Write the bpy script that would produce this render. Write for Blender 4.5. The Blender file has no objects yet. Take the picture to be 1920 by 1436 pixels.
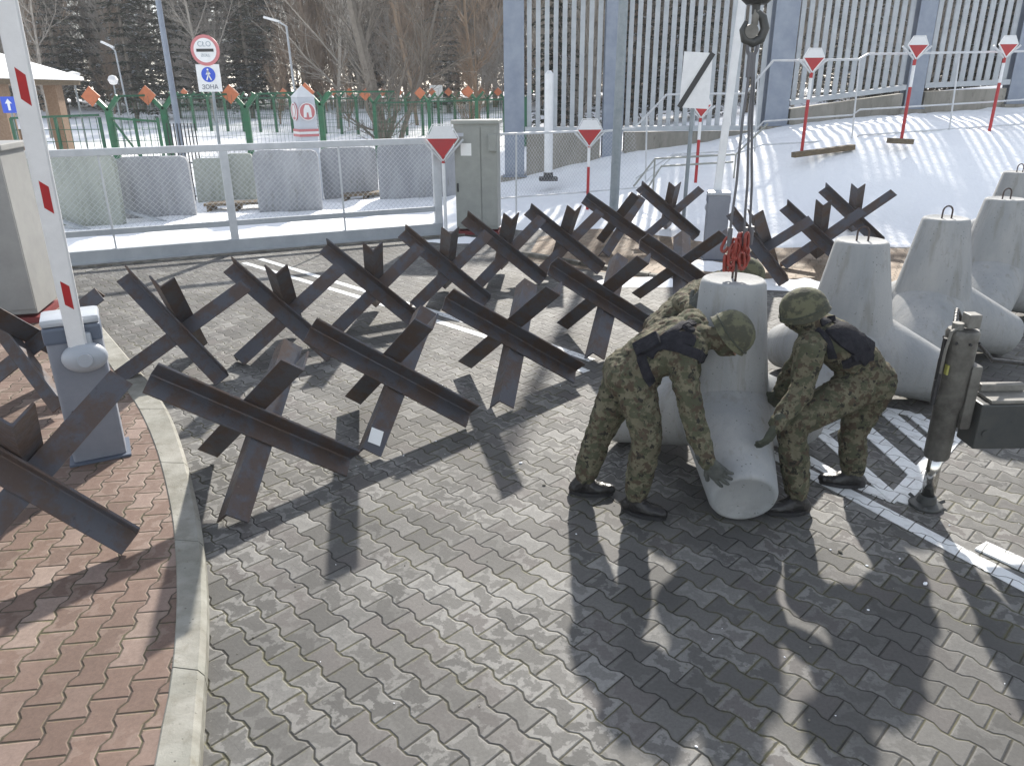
import bpy, bmesh, math, random
import numpy as np
from mathutils import Vector, Matrix, noise
from mathutils.bvhtree import BVHTree
R = math.radians
random.seed(7)
scene = bpy.context.scene
# ---------------------------------------------------------------- camera
FPX, PITCH, ROLL, CH = 1410.0, R(21.2), R(-0.5), 2.58
fwd = Vector((0, math.cos(PITCH), -math.sin(PITCH)))
_r = Vector((1, 0, 0)); _u = _r.cross(fwd)
RT = math.cos(ROLL)*_r + math.sin(ROLL)*_u
UP = math.cos(ROLL)*_u - math.sin(ROLL)*_r
CAM = Vector((0, 0, CH))
cd = bpy.data.cameras.new('camera'); cam = bpy.data.objects.new('camera', cd)
scene.collection.objects.link(cam); scene.camera = cam
cd.sensor_fit = 'HORIZONTAL'; cd.sensor_width = 36; cd.lens = 36*FPX/1920; cd.clip_start = .05; cd.clip_end = 2000
cam.matrix_world = Matrix(((RT.x, UP.x, -fwd.x, 0), (RT.y, UP.y, -fwd.y, 0), (RT.z, UP.z, -fwd.z, CH), (0, 0, 0, 1)))
# ---------------------------------------------------------------- light
SUN_EL, SUN_AZ = R(31), R(12)          # azimuth clockwise from +Y
w = bpy.data.worlds.new('World'); scene.world = w; w.use_nodes = True
nt = w.node_tree; bg = nt.nodes['Background']
sky = nt.nodes.new('ShaderNodeTexSky'); sky.sky_type = 'NISHITA'; sky.sun_disc = False
sky.sun_elevation = SUN_EL; sky.sun_rotation = SUN_AZ; sky.air_density = 1.0; sky.dust_density = .6; sky.ozone_density = 1.0
hs = nt.nodes.new('ShaderNodeHueSaturation'); hs.inputs['Saturation'].default_value = .42
nt.links.new(sky.outputs[0], hs.inputs['Color']); nt.links.new(hs.outputs[0], bg.inputs[0]); bg.inputs[1].default_value = 0.135
sd = bpy.data.lights.new('sun', 'SUN'); sd.energy = 4.4; sd.angle = R(1.2); sd.color = (1, .945, .86)
so = bpy.data.objects.new('sun', sd); scene.collection.objects.link(so)
so.rotation_euler = (R(90)-SUN_EL, 0, R(180)-SUN_AZ)
SD = Vector((math.sin(SUN_AZ)*math.cos(SUN_EL), math.cos(SUN_AZ)*math.cos(SUN_EL), math.sin(SUN_EL)))
so.rotation_euler = (-SD).to_track_quat('-Z', 'Y').to_euler()
scene.view_settings.view_transform = 'Standard'; scene.view_settings.look = 'None'
scene.view_settings.exposure = 1.1; scene.view_settings.gamma = 1
scene.cycles.max_bounces = 6; scene.cycles.diffuse_bounces = 3

# ---------------------------------------------------------------- helpers
def ray(u, v): return fwd + RT*((u-960)/FPX) - UP*((v-718)/FPX)
def G(u, v, z=0.0):
    d = ray(u, v); return CAM + d*((z-CH)/d.z)
def at(u, v, y):
    d = ray(u, v); return CAM + d*(y/d.y)
def V(*a): return Vector(a)

def mat(name, base, rough=.7, metal=0., noise_s=None, col2=None, bump=0., bump_s=40., mixf=.5, spec=.5, stretch=None, lo=.35, hi=.65):
    m = bpy.data.materials.new(name); m.use_nodes = True; t = m.node_tree; b = t.nodes['Principled BSDF']
    b.inputs['Base Color'].default_value = (*base, 1); b.inputs['Roughness'].default_value = rough; b.inputs['Metallic'].default_value = metal
    b.inputs['Specular IOR Level'].default_value = spec
    tc = t.nodes.new('ShaderNodeTexCoord'); src = tc.outputs['Object']
    if stretch:
        mp = t.nodes.new('ShaderNodeMapping'); mp.inputs['Scale'].default_value = stretch; t.links.new(src, mp.inputs[0]); src = mp.outputs[0]
    if col2 is not None:
        n = t.nodes.new('ShaderNodeTexNoise'); n.inputs['Scale'].default_value = noise_s or 5; n.inputs['Detail'].default_value = 8; n.inputs['Roughness'].default_value = .65
        t.links.new(src, n.inputs['Vector'])
        mr = t.nodes.new('ShaderNodeMapRange'); mr.inputs[1].default_value = lo; mr.inputs[2].default_value = hi; t.links.new(n.outputs[0], mr.inputs[0])
        mx = t.nodes.new('ShaderNodeMix'); mx.data_type = 'RGBA'; mx.inputs[6].default_value = (*base, 1); mx.inputs[7].default_value = (*col2, 1)
        t.links.new(mr.outputs[0], mx.inputs[0]); t.links.new(mx.outputs[2], b.inputs['Base Color'])
    if bump:
        n2 = t.nodes.new('ShaderNodeTexNoise'); n2.inputs['Scale'].default_value = bump_s; n2.inputs['Detail'].default_value = 5
        t.links.new(tc.outputs['Object'], n2.inputs['Vector'])
        bp = t.nodes.new('ShaderNodeBump'); bp.inputs['Strength'].default_value = bump; bp.inputs['Distance'].default_value = .02
        t.links.new(n2.outputs[0], bp.inputs['Height']); t.links.new(bp.outputs[0], b.inputs['Normal'])
    return m

class NT:      # tiny node maths builder
    def __init__(s, t): s.t = t
    def _in(s, sock, v):
        if isinstance(v, (int, float)): sock.default_value = v
        else: s.t.links.new(v, sock)
    def m(s, op, a, b=0., c=None):
        n = s.t.nodes.new('ShaderNodeMath'); n.operation = op; s._in(n.inputs[0], a); s._in(n.inputs[1], b)
        if c is not None: s._in(n.inputs[2], c)
        return n.outputs[0]
    def mix(s, f, a, b):
        n = s.t.nodes.new('ShaderNodeMix'); n.data_type = 'RGBA'; s._in(n.inputs[0], f)
        for k, v in ((6, a), (7, b)):
            if isinstance(v, tuple): n.inputs[k].default_value = (*v, 1)
            else: s.t.links.new(v, n.inputs[k])
        return n.outputs[2]
    def rng(s, v, a, b, c=0., d=1.):
        n = s.t.nodes.new('ShaderNodeMapRange'); s._in(n.inputs[0], v)
        for k, x in zip((1, 2, 3, 4), (a, b, c, d)): n.inputs[k].default_value = x
        return n.outputs[0]
    def noise(s, vec, scale, detail=5, rough=.6):
        n = s.t.nodes.new('ShaderNodeTexNoise'); n.inputs['Scale'].default_value = scale; n.inputs['Detail'].default_value = detail; n.inputs['Roughness'].default_value = rough
        s.t.links.new(vec, n.inputs['Vector']); return n.outputs[0]
    def comb(s, x, y, z=0.):
        n = s.t.nodes.new('ShaderNodeCombineXYZ')
        for k, v in enumerate((x, y, z)): s._in(n.inputs[k], v)
        return n.outputs[0]

def paver_material(name, ang, off, cols, joint, moss, wet, patch_amt, light_patch):
    m = bpy.data.materials.new(name); m.use_nodes = True; t = m.node_tree; b = t.nodes['Principled BSDF']; N = NT(t)
    tc = t.nodes.new('ShaderNodeTexCoord'); P = tc.outputs['Object']
    sp = t.nodes.new('ShaderNodeSeparateXYZ'); t.links.new(P, sp.inputs[0]); x, y = sp.outputs[0], sp.outputs[1]
    wob = N.m('MULTIPLY', N.m('SUBTRACT', N.noise(P, 3.1, 2), .5), .016)
    c, s_ = math.cos(ang), math.sin(ang)
    u = N.m('ADD', N.m('ADD', N.m('MULTIPLY', x, c/.2), N.m('MULTIPLY', y, s_/.2)), off[0]/.2)
    v = N.m('ADD', N.m('ADD', N.m('MULTIPLY', x, -s_/.141), N.m('MULTIPLY', y, c/.141)), off[1]/.141)
    v = N.m('ADD', v, wob)
    k = N.m('ROUND', v)
    par = N.m('SUBTRACT', 1, N.m('MULTIPLY', N.m('PINGPONG', k, 1.), 2.))     # +1 even, -1 odd
    # trapezoid wave: +1 at u=0, -1 at u=.5
    tri = N.m('SUBTRACT', 1., N.m('MULTIPLY', N.m('PINGPONG', u, .5), 4.))
    tr = N.m('MINIMUM', N.m('MAXIMUM', N.m('MULTIPLY', tri, 2.6), -1.), 1.)
    disp = N.m('MULTIPLY', N.m('MULTIPLY', tr, par), -.088)
    d1 = N.m('ABSOLUTE', N.m('SUBTRACT', N.m('SUBTRACT', v, k), disp))       # in column widths
    vv = N.m('SUBTRACT', v, disp)
    col = N.m('FLOOR', vv)
    half = N.m('MULTIPLY', N.m('PINGPONG', col, 1.), .5)
    uu = N.m('ADD', u, half)
    blk = N.m('FLOOR', uu)
    d2 = N.m('PINGPONG', uu, .5)
    dist = N.m('MINIMUM', N.m('MULTIPLY', d1, .141), N.m('MULTIPLY', d2, .2))     # metres to nearest joint
    jw = N.m('MULTIPLY_ADD', N.noise(P, 9., 3), .004, .0002)
    jm = N.m('SUBTRACT', 1., N.rng(N.m('SUBTRACT', dist, jw), 0., .0028))
    wn = t.nodes.new('ShaderNodeTexWhiteNoise'); wn.noise_dimensions = '2D'; t.links.new(N.comb(col, blk), wn.inputs['Vector'])
    ws = t.nodes.new('ShaderNodeSeparateColor'); t.links.new(wn.outputs['Color'], ws.inputs[0])
    r1, r2, r3 = ws.outputs[0], ws.outputs[1], ws.outputs[2]
    base = N.mix(r1, cols[0], cols[1])
    base = N.mix(N.rng(r2, .68, .9), base, cols[2])
    base = N.mix(N.rng(r3, .86, .95, 0, .6), base, light_patch)
    big = N.noise(P, .55, 3)
    fine = N.noise(P, 60., 6, .75)
    mid = N.noise(N.comb(N.m('ADD', x, N.m('MULTIPLY', r3, 7.)), N.m('ADD', y, N.m('MULTIPLY', r2, 9.))), 13., 4, .6)
    # light worn patches where the surface has dried, strongest near block edges
    lp = N.m('MULTIPLY', N.rng(N.m('ADD', mid, N.m('MULTIPLY', N.m('SUBTRACT', .045, dist), 3.4)), .55, .60), N.rng(N.m('ADD', big, N.m('MULTIPLY', r3, .35)), .52, .75))
    base = N.mix(N.m('MULTIPLY', lp, patch_amt), base, light_patch)
    base = N.mix(N.rng(N.m('ADD', big, N.m('MULTIPLY', r1, .1)), .60, .40, 0., wet), base, tuple(q*.55 for q in cols[0]))
    gr = N.rng(fine, .3, .7, .80, 1.18)
    mul = t.nodes.new('ShaderNodeVectorMath'); mul.operation = 'SCALE'; t.links.new(base, mul.inputs[0]); t.links.new(gr, mul.inputs['Scale'])
    base = mul.outputs[0]
    mossf = N.m('MULTIPLY', N.rng(N.noise(P, 1.3, 4), .47, .60), N.rng(dist, .016, .004))
    base = N.mix(N.m('MULTIPLY', mossf, N.m('MULTIPLY', moss, N.rng(N.noise(P, 40., 3), .4, .6))), base, (.085, .08, .028))
    jc = N.mix(N.rng(N.noise(P, 2.2, 4), .45, .62), joint, (.065, .06, .03))
    base = N.mix(jm, base, jc)
    t.links.new(base, b.inputs['Base Color'])
    b.inputs['Roughness'].default_value = .78; b.inputs['Specular IOR Level'].default_value = .35
    hgt = N.m('ADD', N.m('MULTIPLY', N.rng(N.m('SUBTRACT', dist, jw), 0., .007), 1.0), N.m('MULTIPLY', fine, .12))
    hgt = N.m('ADD', hgt, N.m('MULTIPLY', r3, .25))
    fu = N.m('SUBTRACT', N.m('FRACT', uu), .5); fv_ = N.m('SUBTRACT', N.m('FRACT', vv), .5)
    hgt = N.m('ADD', hgt, N.m('ADD', N.m('MULTIPLY', fu, N.m('MULTIPLY', N.m('SUBTRACT', r1, .5), 2.2)), N.m('MULTIPLY', fv_, N.m('MULTIPLY', N.m('SUBTRACT', r3, .5), 2.2))))
    bp = t.nodes.new('ShaderNodeBump'); bp.inputs['Strength'].default_value = .8; bp.inputs['Distance'].default_value = .006
    t.links.new(hgt, bp.inputs['Height']); t.links.new(bp.outputs[0], b.inputs['Normal'])
    return m

def camo_material(name):
    m = bpy.data.materials.new(name); m.use_nodes = True; t = m.node_tree; b = t.nodes['Principled BSDF']; N = NT(t)
    tc = t.nodes.new('ShaderNodeTexCoord'); P = tc.outputs['Object']
    mp = t.nodes.new('ShaderNodeMapping'); t.links.new(P, mp.inputs[0]); mp.inputs['Scale'].default_value = (1, 1, 1.25); Q = mp.outputs[0]
    mp2 = t.nodes.new('ShaderNodeMapping'); t.links.new(P, mp2.inputs[0]); mp2.inputs['Location'].default_value = (5, 3, 1); Q2 = mp2.outputs[0]
    mp3 = t.nodes.new('ShaderNodeMapping'); t.links.new(P, mp3.inputs[0]); mp3.inputs['Location'].default_value = (9, 1, 7); Q3 = mp3.outputs[0]
    c = N.mix(N.rng(N.noise(Q, 15, 3), .48, .53), (.128, .117, .080), (.072, .074, .048))
    c = N.mix(N.rng(N.noise(Q2, 20, 3), .54, .58), c, (.072, .055, .039))
    c = N.mix(N.rng(N.noise(Q3, 24, 3), .60, .63), c, (.030, .029, .024))
    g = N.rng(N.noise(P, 7, 4), .3, .7, .75, 1.2)
    mul = t.nodes.new('ShaderNodeVectorMath'); mul.operation = 'SCALE'; t.links.new(c, mul.inputs[0]); t.links.new(g, mul.inputs['Scale'])
    t.links.new(mul.outputs[0], b.inputs['Base Color']); b.inputs['Roughness'].default_value = .92; b.inputs['Specular IOR Level'].default_value = .15
    n2 = N.noise(P, 45, 5); bp = t.nodes.new('ShaderNodeBump'); bp.inputs['Strength'].default_value = .5; bp.inputs['Distance'].default_value = .012
    t.links.new(n2, bp.inputs['Height']); t.links.new(bp.outputs[0], b.inputs['Normal'])
    return m

def steel_material(name):
    m = bpy.data.materials.new(name); m.use_nodes = True; t = m.node_tree; b = t.nodes['Principled BSDF']; N = NT(t)
    tc = t.nodes.new('ShaderNodeTexCoord'); P = tc.outputs['Object']
    oi = t.nodes.new('ShaderNodeObjectInfo')
    sh = t.nodes.new('ShaderNodeVectorMath'); sh.operation = 'ADD'; t.links.new(P, sh.inputs[0])
    rnd = N.m('MULTIPLY', oi.outputs['Random'], 30.); t.links.new(N.comb(rnd, rnd, rnd), sh.inputs[1]); Q = sh.outputs[0]
    n1 = N.noise(Q, 4.5, 7, .7); n2 = N.noise(Q, 22, 6, .75)
    c = N.mix(N.rng(n1, .44, .56), (.094, .094, .106), (.096, .070, .059))
    c = N.mix(N.rng(n2, .58, .75, 0, .5), c, (.135, .085, .060))
    c = N.mix(N.rng(N.m('ADD', n1, N.m('MULTIPLY', n2, .3)), .82, .92, 0, .8), c, (.27, .225, .20))
    c = N.mix(N.rng(n2, .32, .42, .6, 0), c, (.040, .037, .042))
    t.links.new(c, b.inputs['Base Color']); b.inputs['Metallic'].default_value = .5
    t.links.new(N.rng(n2, .3, .7, .34, .62), b.inputs['Roughness'])
    bp = t.nodes.new('ShaderNodeBump'); bp.inputs['Strength'].default_value = .25; bp.inputs['Distance'].default_value = .006
    t.links.new(n2, bp.inputs['Height']); t.links.new(bp.outputs[0], b.inputs['Normal'])
    return m

def concrete_material(name, a, b2, stain, zdark=False):
    m = bpy.data.materials.new(name); m.use_nodes = True; t = m.node_tree; b = t.nodes['Principled BSDF']; N = NT(t)
    tc = t.nodes.new('ShaderNodeTexCoord'); P = tc.outputs['Object']
    mp = t.nodes.new('ShaderNodeMapping'); t.links.new(P, mp.inputs[0]); mp.inputs['Scale'].default_value = (1, 1, .28); Q = mp.outputs[0]
    oi = t.nodes.new('ShaderNodeObjectInfo')
    sh = t.nodes.new('ShaderNodeVectorMath'); sh.operation = 'ADD'; t.links.new(Q, sh.inputs[0]); r = N.m('MULTIPLY', oi.outputs['Random'], 20.)
    t.links.new(N.comb(r, r, r), sh.inputs[1]); Q = sh.outputs[0]
    c = N.mix(N.rng(N.noise(Q, 3.2, 5), .38, .62), a, b2)
    c = N.mix(N.rng(N.noise(Q, 9., 6, .7), .58, .72, 0, .65), c, stain)
    c = N.mix(N.rng(N.noise(P, 55., 5, .7), .60, .72, 0, .5), c, tuple(q*.6 for q in a))
    vo = t.nodes.new('ShaderNodeTexVoronoi'); vo.inputs['Scale'].default_value = 26.; t.links.new(P, vo.inputs['Vector'])
    pit = N.m('MULTIPLY', N.rng(vo.outputs['Distance'], .10, .16, 1., 0.), N.rng(N.noise(P, 4., 3), .50, .58))
    c = N.mix(N.m('MULTIPLY', pit, .7), c, tuple(q*.35 for q in a))
    sz = t.nodes.new('ShaderNodeSeparateXYZ'); t.links.new(P, sz.inputs[0])
    st_n = N.noise(N.comb(N.m('MULTIPLY', sz.outputs[0], 9.), N.m('MULTIPLY', sz.outputs[1], 9.), N.m('MULTIPLY', sz.outputs[2], .9)), 1., 4)
    c = N.mix(N.rng(st_n, .56, .72, 0, .45), c, stain)
    c = N.mix(N.m('MULTIPLY', N.rng(sz.outputs[2], .0, .22, .55, 0.), N.rng(N.noise(P, 6., 4), .4, .6)), c, tuple(q*.7 for q in stain))
    t.links.new(c, b.inputs['Base Color']); b.inputs['Roughness'].default_value = .85; b.inputs['Specular IOR Level'].default_value = .3
    bp = t.nodes.new('ShaderNodeBump'); bp.inputs['Strength'].default_value = .4; bp.inputs['Distance'].default_value = .01
    t.links.new(N.m('SUBTRACT', N.noise(P, 30., 7, .7), pit), bp.inputs['Height']); t.links.new(bp.outputs[0], b.inputs['Normal'])
    return m

MT = {}
MT['helmet'] = mat('olive_helmet_cover', (.105, .104, .062), .9, noise_s=14, col2=(.050, .050, .034), bump=.3, bump_s=60, lo=.46, hi=.54)
MT['steel'] = steel_material('rusty_steel')
MT['concrete'] = concrete_material('cast_concrete', (.27, .28, .285), (.34, .34, .335), (.185, .175, .145))
MT['conc_old'] = concrete_material('weathered_concrete', (.20, .19, .165), (.27, .255, .225), (.08, .07, .05))
MT['conc_panel'] = concrete_material('panel_concrete', (.25, .26, .28), (.33, .34, .36), (.17, .17, .15))
MT['conc_green'] = concrete_material('mossy_concrete', (.28, .30, .27), (.36, .38, .34), (.18, .20, .14))
MT['kerb'] = concrete_material('kerb_concrete', (.23, .228, .20), (.30, .293, .262), (.14, .125, .09))
MT['camo'] = camo_material('camouflage_cloth')
MT['white'] = mat('white_paint', (.74, .75, .76), .4, noise_s=6, col2=(.66, .67, .68))
MT['gatewhite'] = mat('white_gate_paint', (.56, .58, .60), .45, noise_s=5, col2=(.46, .48, .50))
MT['red'] = mat('red_paint', (.42, .018, .022), .45, noise_s=9, col2=(.33, .02, .025))
MT['dred'] = mat('dark_red_plinth', (.16, .018, .02), .6)
MT['redpale'] = mat('faded_red_paint', (.50, .17, .18), .5)
MT['black'] = mat('black_paint', (.02, .02, .022), .5)
MT['rubber'] = mat('black_leather', (.016, .015, .015), .38, bump=.3, bump_s=60)
MT['galv'] = mat('galvanised_steel', (.33, .355, .38), .55, 0, noise_s=3, col2=(.41, .435, .455))
MT['galvd'] = mat('galvanised_post_steel', (.18, .21, .27), .5, .1, noise_s=2.5, col2=(.24, .275, .33))
MT['greypole'] = mat('grey_pole_steel', (.19, .225, .245), .5, .2, noise_s=6, col2=(.26, .29, .31))
MT['green'] = mat('green_powder_coat', (.012, .13, .055), .5, noise_s=6, col2=(.02, .09, .045))
MT['dgreen'] = mat('dark_green_wire', (.015, .085, .045), .6)
MT['orange'] = mat('orange_reflector', (.50, .15, .06), .5, noise_s=12, col2=(.40, .12, .05))
MT['cabinet'] = mat('grey_beige_cabinet', (.30, .31, .285), .5, noise_s=4, col2=(.25, .26, .24))
MT['cabinetg'] = mat('grey_cabinet', (.27, .27, .26), .5, noise_s=3, col2=(.22, .22, .215))
MT['bluegrey'] = mat('blue_grey_housing', (.22, .235, .27), .5, noise_s=5, col2=(.185, .20, .235), bump=.05, bump_s=200)
MT['bluegrey2'] = mat('pale_blue_plastic', (.36, .385, .42), .35)
MT['slate'] = mat('slate_trim', (.09, .11, .15), .5)
MT['vest'] = mat('navy_webbing', (.012, .012, .016), .9, noise_s=20, col2=(.030, .030, .036), bump=.5, bump_s=80, spec=.15)
MT['glove'] = mat('grey_glove_cloth', (.045, .048, .045), .85, noise_s=20, col2=(.09, .095, .085), bump=.5, bump_s=90)
MT['gloveg'] = mat('olive_glove_cloth', (.06, .065, .045), .85, noise_s=20, col2=(.035, .04, .03), bump=.5, bump_s=90)
MT['skin'] = mat('skin', (.42, .24, .17), .6)
MT['paintline'] = None
MT['hyd'] = mat('dull_metal_casing', (.15, .145, .13), .5, .4, noise_s=9, col2=(.075, .07, .063), bump=.2, bump_s=40)
MT['chrome'] = mat('chrome_rod', (.62, .61, .58), .16, 1.)
MT['beam'] = mat('dark_machine_paint', (.030, .034, .036), .5, noise_s=5, col2=(.055, .055, .05))
MT['beamtop'] = mat('worn_machine_top', (.21, .20, .18), .6, noise_s=8, col2=(.11, .105, .09))
MT['rope'] = mat('steel_wire_rope', (.12, .12, .13), .55, .4)
MT['redchain'] = mat('red_chain_paint', (.27, .025, .016), .5, noise_s=30, col2=(.17, .04, .03))
MT['rebar'] = mat('rusty_rebar', (.07, .05, .045), .7, .3)
MT['paper'] = mat('white_paper', (.82, .82, .80), .7)
MT['blue'] = mat('blue_sign_film', (.015, .07, .50), .4)
MT['signgrey'] = mat('sign_back_grey', (.52, .55, .60), .5, noise_s=2, col2=(.46, .49, .54))
MT['brick'] = mat('brown_brick_column', (.19, .12, .075), .85, noise_s=14, col2=(.25, .175, .12))
MT['wood'] = mat('weathered_timber', (.17, .13, .08), .85, noise_s=9, col2=(.09, .07, .05), stretch=(1, 1, 5))
MT['bark'] = mat('tree_bark', (.14, .12, .10), .9, noise_s=6, col2=(.21, .185, .155), bump=.5, bump_s=25)
MT['barkg'] = mat('grey_brown_twigs', (.34, .31, .27), .9, noise_s=1.2, col2=(.24, .215, .185))
MT['barkr'] = mat('reddish_brown_twigs', (.29, .21, .145), .9, noise_s=1.2, col2=(.21, .155, .11))
MT['barkp'] = mat('pale_birch_bark', (.36, .33, .29), .9, noise_s=2.2, col2=(.20, .18, .16))

def snow_needle():
    m = bpy.data.materials.new('snowy_needles'); m.use_nodes = True; t = m.node_tree; b = t.nodes['Principled BSDF']; N = NT(t)
    tc = t.nodes.new('ShaderNodeTexCoord'); g = t.nodes.new('ShaderNodeNewGeometry')
    oi = t.nodes.new('ShaderNodeObjectInfo')
    c = N.mix(N.rng(N.noise(tc.outputs['Object'], .35, 4), .4, .62), (.052, .062, .046), (.105, .100, .070))
    c = N.mix(N.rng(N.noise(tc.outputs['Object'], 2.2, 4), .45, .7), c, (.085, .100, .072))
    f = N.rng(N.noise(tc.outputs['Object'], 1.6, 5, .75), .56, .63)
    c = N.mix(f, c, (.62, .64, .68)); t.links.new(c, b.inputs['Base Color']); b.inputs['Roughness'].default_value = .9; b.inputs['Specular IOR Level'].default_value = .2
    return m
MT['needle'] = snow_needle()

def snow_mat():
    m = bpy.data.materials.new('snow'); m.use_nodes = True; t = m.node_tree; b = t.nodes['Principled BSDF']; N = NT(t)
    P = t.nodes.new('ShaderNodeTexCoord').outputs['Object']
    c = N.mix(N.rng(N.noise(P, .35, 5), .4, .65), (.90, .91, .93), (.87, .88, .90))
    c = N.mix(N.rng(N.noise(P, 7., 6, .75), .66, .74, 0, .45), c, (.42, .40, .36))
    t.links.new(c, b.inputs['Base Color']); b.inputs['Roughness'].default_value = .8; b.inputs['Specular IOR Level'].default_value = .2
    bp = t.nodes.new('ShaderNodeBump'); bp.inputs['Strength'].default_value = .55; bp.inputs['Distance'].default_value = .08
    t.links.new(N.noise(P, 4.5, 6, .6), bp.inputs['Height']); t.links.new(bp.outputs[0], b.inputs['Normal'])
    return m
MT['snow'] = snow_mat()
MT['snowdirty'] = mat('thin_snow', (.74, .76, .80), .85, noise_s=7, col2=(.40, .38, .35), bump=.6, bump_s=14, lo=.52, hi=.70)

class MB:
    def __init__(s): s.bm = bmesh.new()
    def _xf(s, vs, M):
        if M is not None: bmesh.ops.transform(s.bm, matrix=M, verts=vs)
    def box(s, c, d, M=None, bev=0., mi=0):
        r = bmesh.ops.create_cube(s.bm, size=1, matrix=Matrix.Translation(c) @ Matrix.Diagonal((*d, 1)))
        vs = r['verts']
        if bev:
            es = list({e for v in vs for e in v.link_edges})
            rb = bmesh.ops.bevel(s.bm, geom=es, offset=bev, segments=2, affect='EDGES', profile=.6); vs = list({v for f in rb['faces'] for v in f.verts} | set(v for v in vs if v.is_valid))
            vs = s._island(vs)
        if mi:
            for f in {f for v in vs for f in v.link_faces}: f.material_index = mi
        s._xf(vs, M); return vs
    def _island(s, vs):
        seen = set(vs); st = list(vs)
        while st:
            v = st.pop()
            for e in v.link_edges:
                o = e.other_vert(v)
                if o not in seen: seen.add(o); st.append(o)
        return list(seen)
    def tube(s, p, q, r0, r1=None, n=8, cap=True):
        p, q = Vector(p), Vector(q); r1 = r0 if r1 is None else r1
        d = (q-p); L = d.length
        if L < 1e-6: return []
        M = Matrix.Translation((p+q)/2) @ d.to_track_quat('Z', 'Y').to_matrix().to_4x4()
        return bmesh.ops.create_cone(s.bm, cap_ends=cap, segments=n, radius1=r0, radius2=r1, depth=L, matrix=M)['verts']
    def bar(s, p, q, w, h, up=(0, 0, 1)):
        p, q = Vector(p), Vector(q); d = (q-p); L = d.length; z = d.normalized(); x = Vector(up).cross(z)
        if x.length < 1e-4: x = Vector((1, 0, 0))
        x.normalize(); y = z.cross(x)
        M = Matrix((( x.x, y.x, z.x, (p.x+q.x)/2), (x.y, y.y, z.y, (p.y+q.y)/2), (x.z, y.z, z.z, (p.z+q.z)/2), (0, 0, 0, 1)))
        return s.box((0, 0, 0), (w, h, L), M)
    def path(s, pts, r, n=8, closed=False):
        pts = [Vector(p) for p in pts]; rings = []; N = len(pts); up = None
        for i, p in enumerate(pts):
            a = pts[i-1] if (i or closed) else pts[0]; b = pts[(i+1) % N] if (i < N-1 or closed) else pts[-1]
            t = (b-a).normalized()
            if up is None: up = t.orthogonal().normalized()
            up = (up - t*up.dot(t)).normalized(); sd_ = t.cross(up)
            rr = r[i] if isinstance(r, (list, tuple)) else r
            rings.append([s.bm.verts.new(p + (up*math.cos(2*math.pi*k/n)+sd_*math.sin(2*math.pi*k/n))*rr) for k in range(n)])
        for i in range(N if closed else N-1):
            A, B = rings[i], rings[(i+1) % N]
            for k in range(n): s.bm.faces.new((A[k], A[(k+1) % n], B[(k+1) % n], B[k]))
        if not closed: s.bm.faces.new(rings[0][::-1]); s.bm.faces.new(rings[-1])
    def prism(s, pts, th, M=None, mi=0):     # polygon in XZ plane, thickness along Y
        a = [s.bm.verts.new((x, -th/2, z)) for x, z in pts]; b = [s.bm.verts.new((x, th/2, z)) for x, z in pts]
        fs = [s.bm.faces.new(a), s.bm.faces.new(b[::-1])]
        for i in range(len(pts)): j = (i+1) % len(pts); fs.append(s.bm.faces.new((a[j], a[i], b[i], b[j])))
        if mi:
            for f in fs: f.material_index = mi
        s._xf(a+b, M); return a+b
    def slab(s, pts, z0, z1):
        a = [s.bm.verts.new((x, y, z0)) for x, y in pts]; b = [s.bm.verts.new((x, y, z1)) for x, y in pts]
        s.bm.faces.new(a[::-1]); s.bm.faces.new(b)
        for i in range(len(pts)): j = (i+1) % len(pts); s.bm.faces.new((a[i], a[j], b[j], b[i]))
    def lathe(s, prof, n=48, M=None):
        rings = []; vs = []
        for r, z in prof:
            if r < 1e-6: rr = [s.bm.verts.new((0, 0, z))]
            else: rr = [s.bm.verts.new((r*math.cos(2*math.pi*k/n), r*math.sin(2*math.pi*k/n), z)) for k in range(n)]
            rings.append(rr); vs += rr
        for A, B in zip(rings, rings[1:]):
            for k in range(n):
                j = (k+1) % n
                q = [A[k % len(A)], A[j % len(A)], B[j % len(B)], B[k % len(B)]]
                u = []
                for v in q:
                    if v not in u: u.append(v)
                if len(u) > 2: s.bm.faces.new(u)
        s._xf(vs, M); return vs
    def build(s, name, mats, parent=None, smooth=False, fix=True):
        if fix: bmesh.ops.recalc_face_normals(s.bm, faces=s.bm.faces[:])
        me = bpy.data.meshes.new(name); s.bm.to_mesh(me); s.bm.free()
        if not isinstance(mats, (list, tuple)): mats = [mats]
        for m in mats: me.materials.append(m)
        if smooth:
            for p in me.polygons: p.use_smooth = True
            if smooth != 'all':
                try: me.set_sharp_from_angle(angle=R(35))
                except Exception: pass
        o = bpy.data.objects.new(name, me); scene.collection.objects.link(o)
        if parent: o.parent = parent
        return o
def tag(o, label=None, cat=None, group=None, kind=None):
    if label: o['label'] = label
    if cat: o['category'] = cat
    if group: o['group'] = group
    if kind: o['kind'] = kind
    return o
def empty(name, loc=(0, 0, 0), rz=0, label=None, cat=None, group=None):
    o = bpy.data.objects.new(name, None); scene.collection.objects.link(o); o.location = loc; o.rotation_euler = (0, 0, rz); o.empty_display_size = .1
    return tag(o, label, cat, group)
def dup(root, M, label=None, group=None):
    r = root.copy(); scene.collection.objects.link(r); r.matrix_world = M
    if label: r['label'] = label
    if group: r['group'] = group
    for ch in root.children:
        c = ch.copy(); scene.collection.objects.link(c); c.parent = r
        for g in ch.children:
            d = g.copy(); scene.collection.objects.link(d); d.parent = c
    return r

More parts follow.
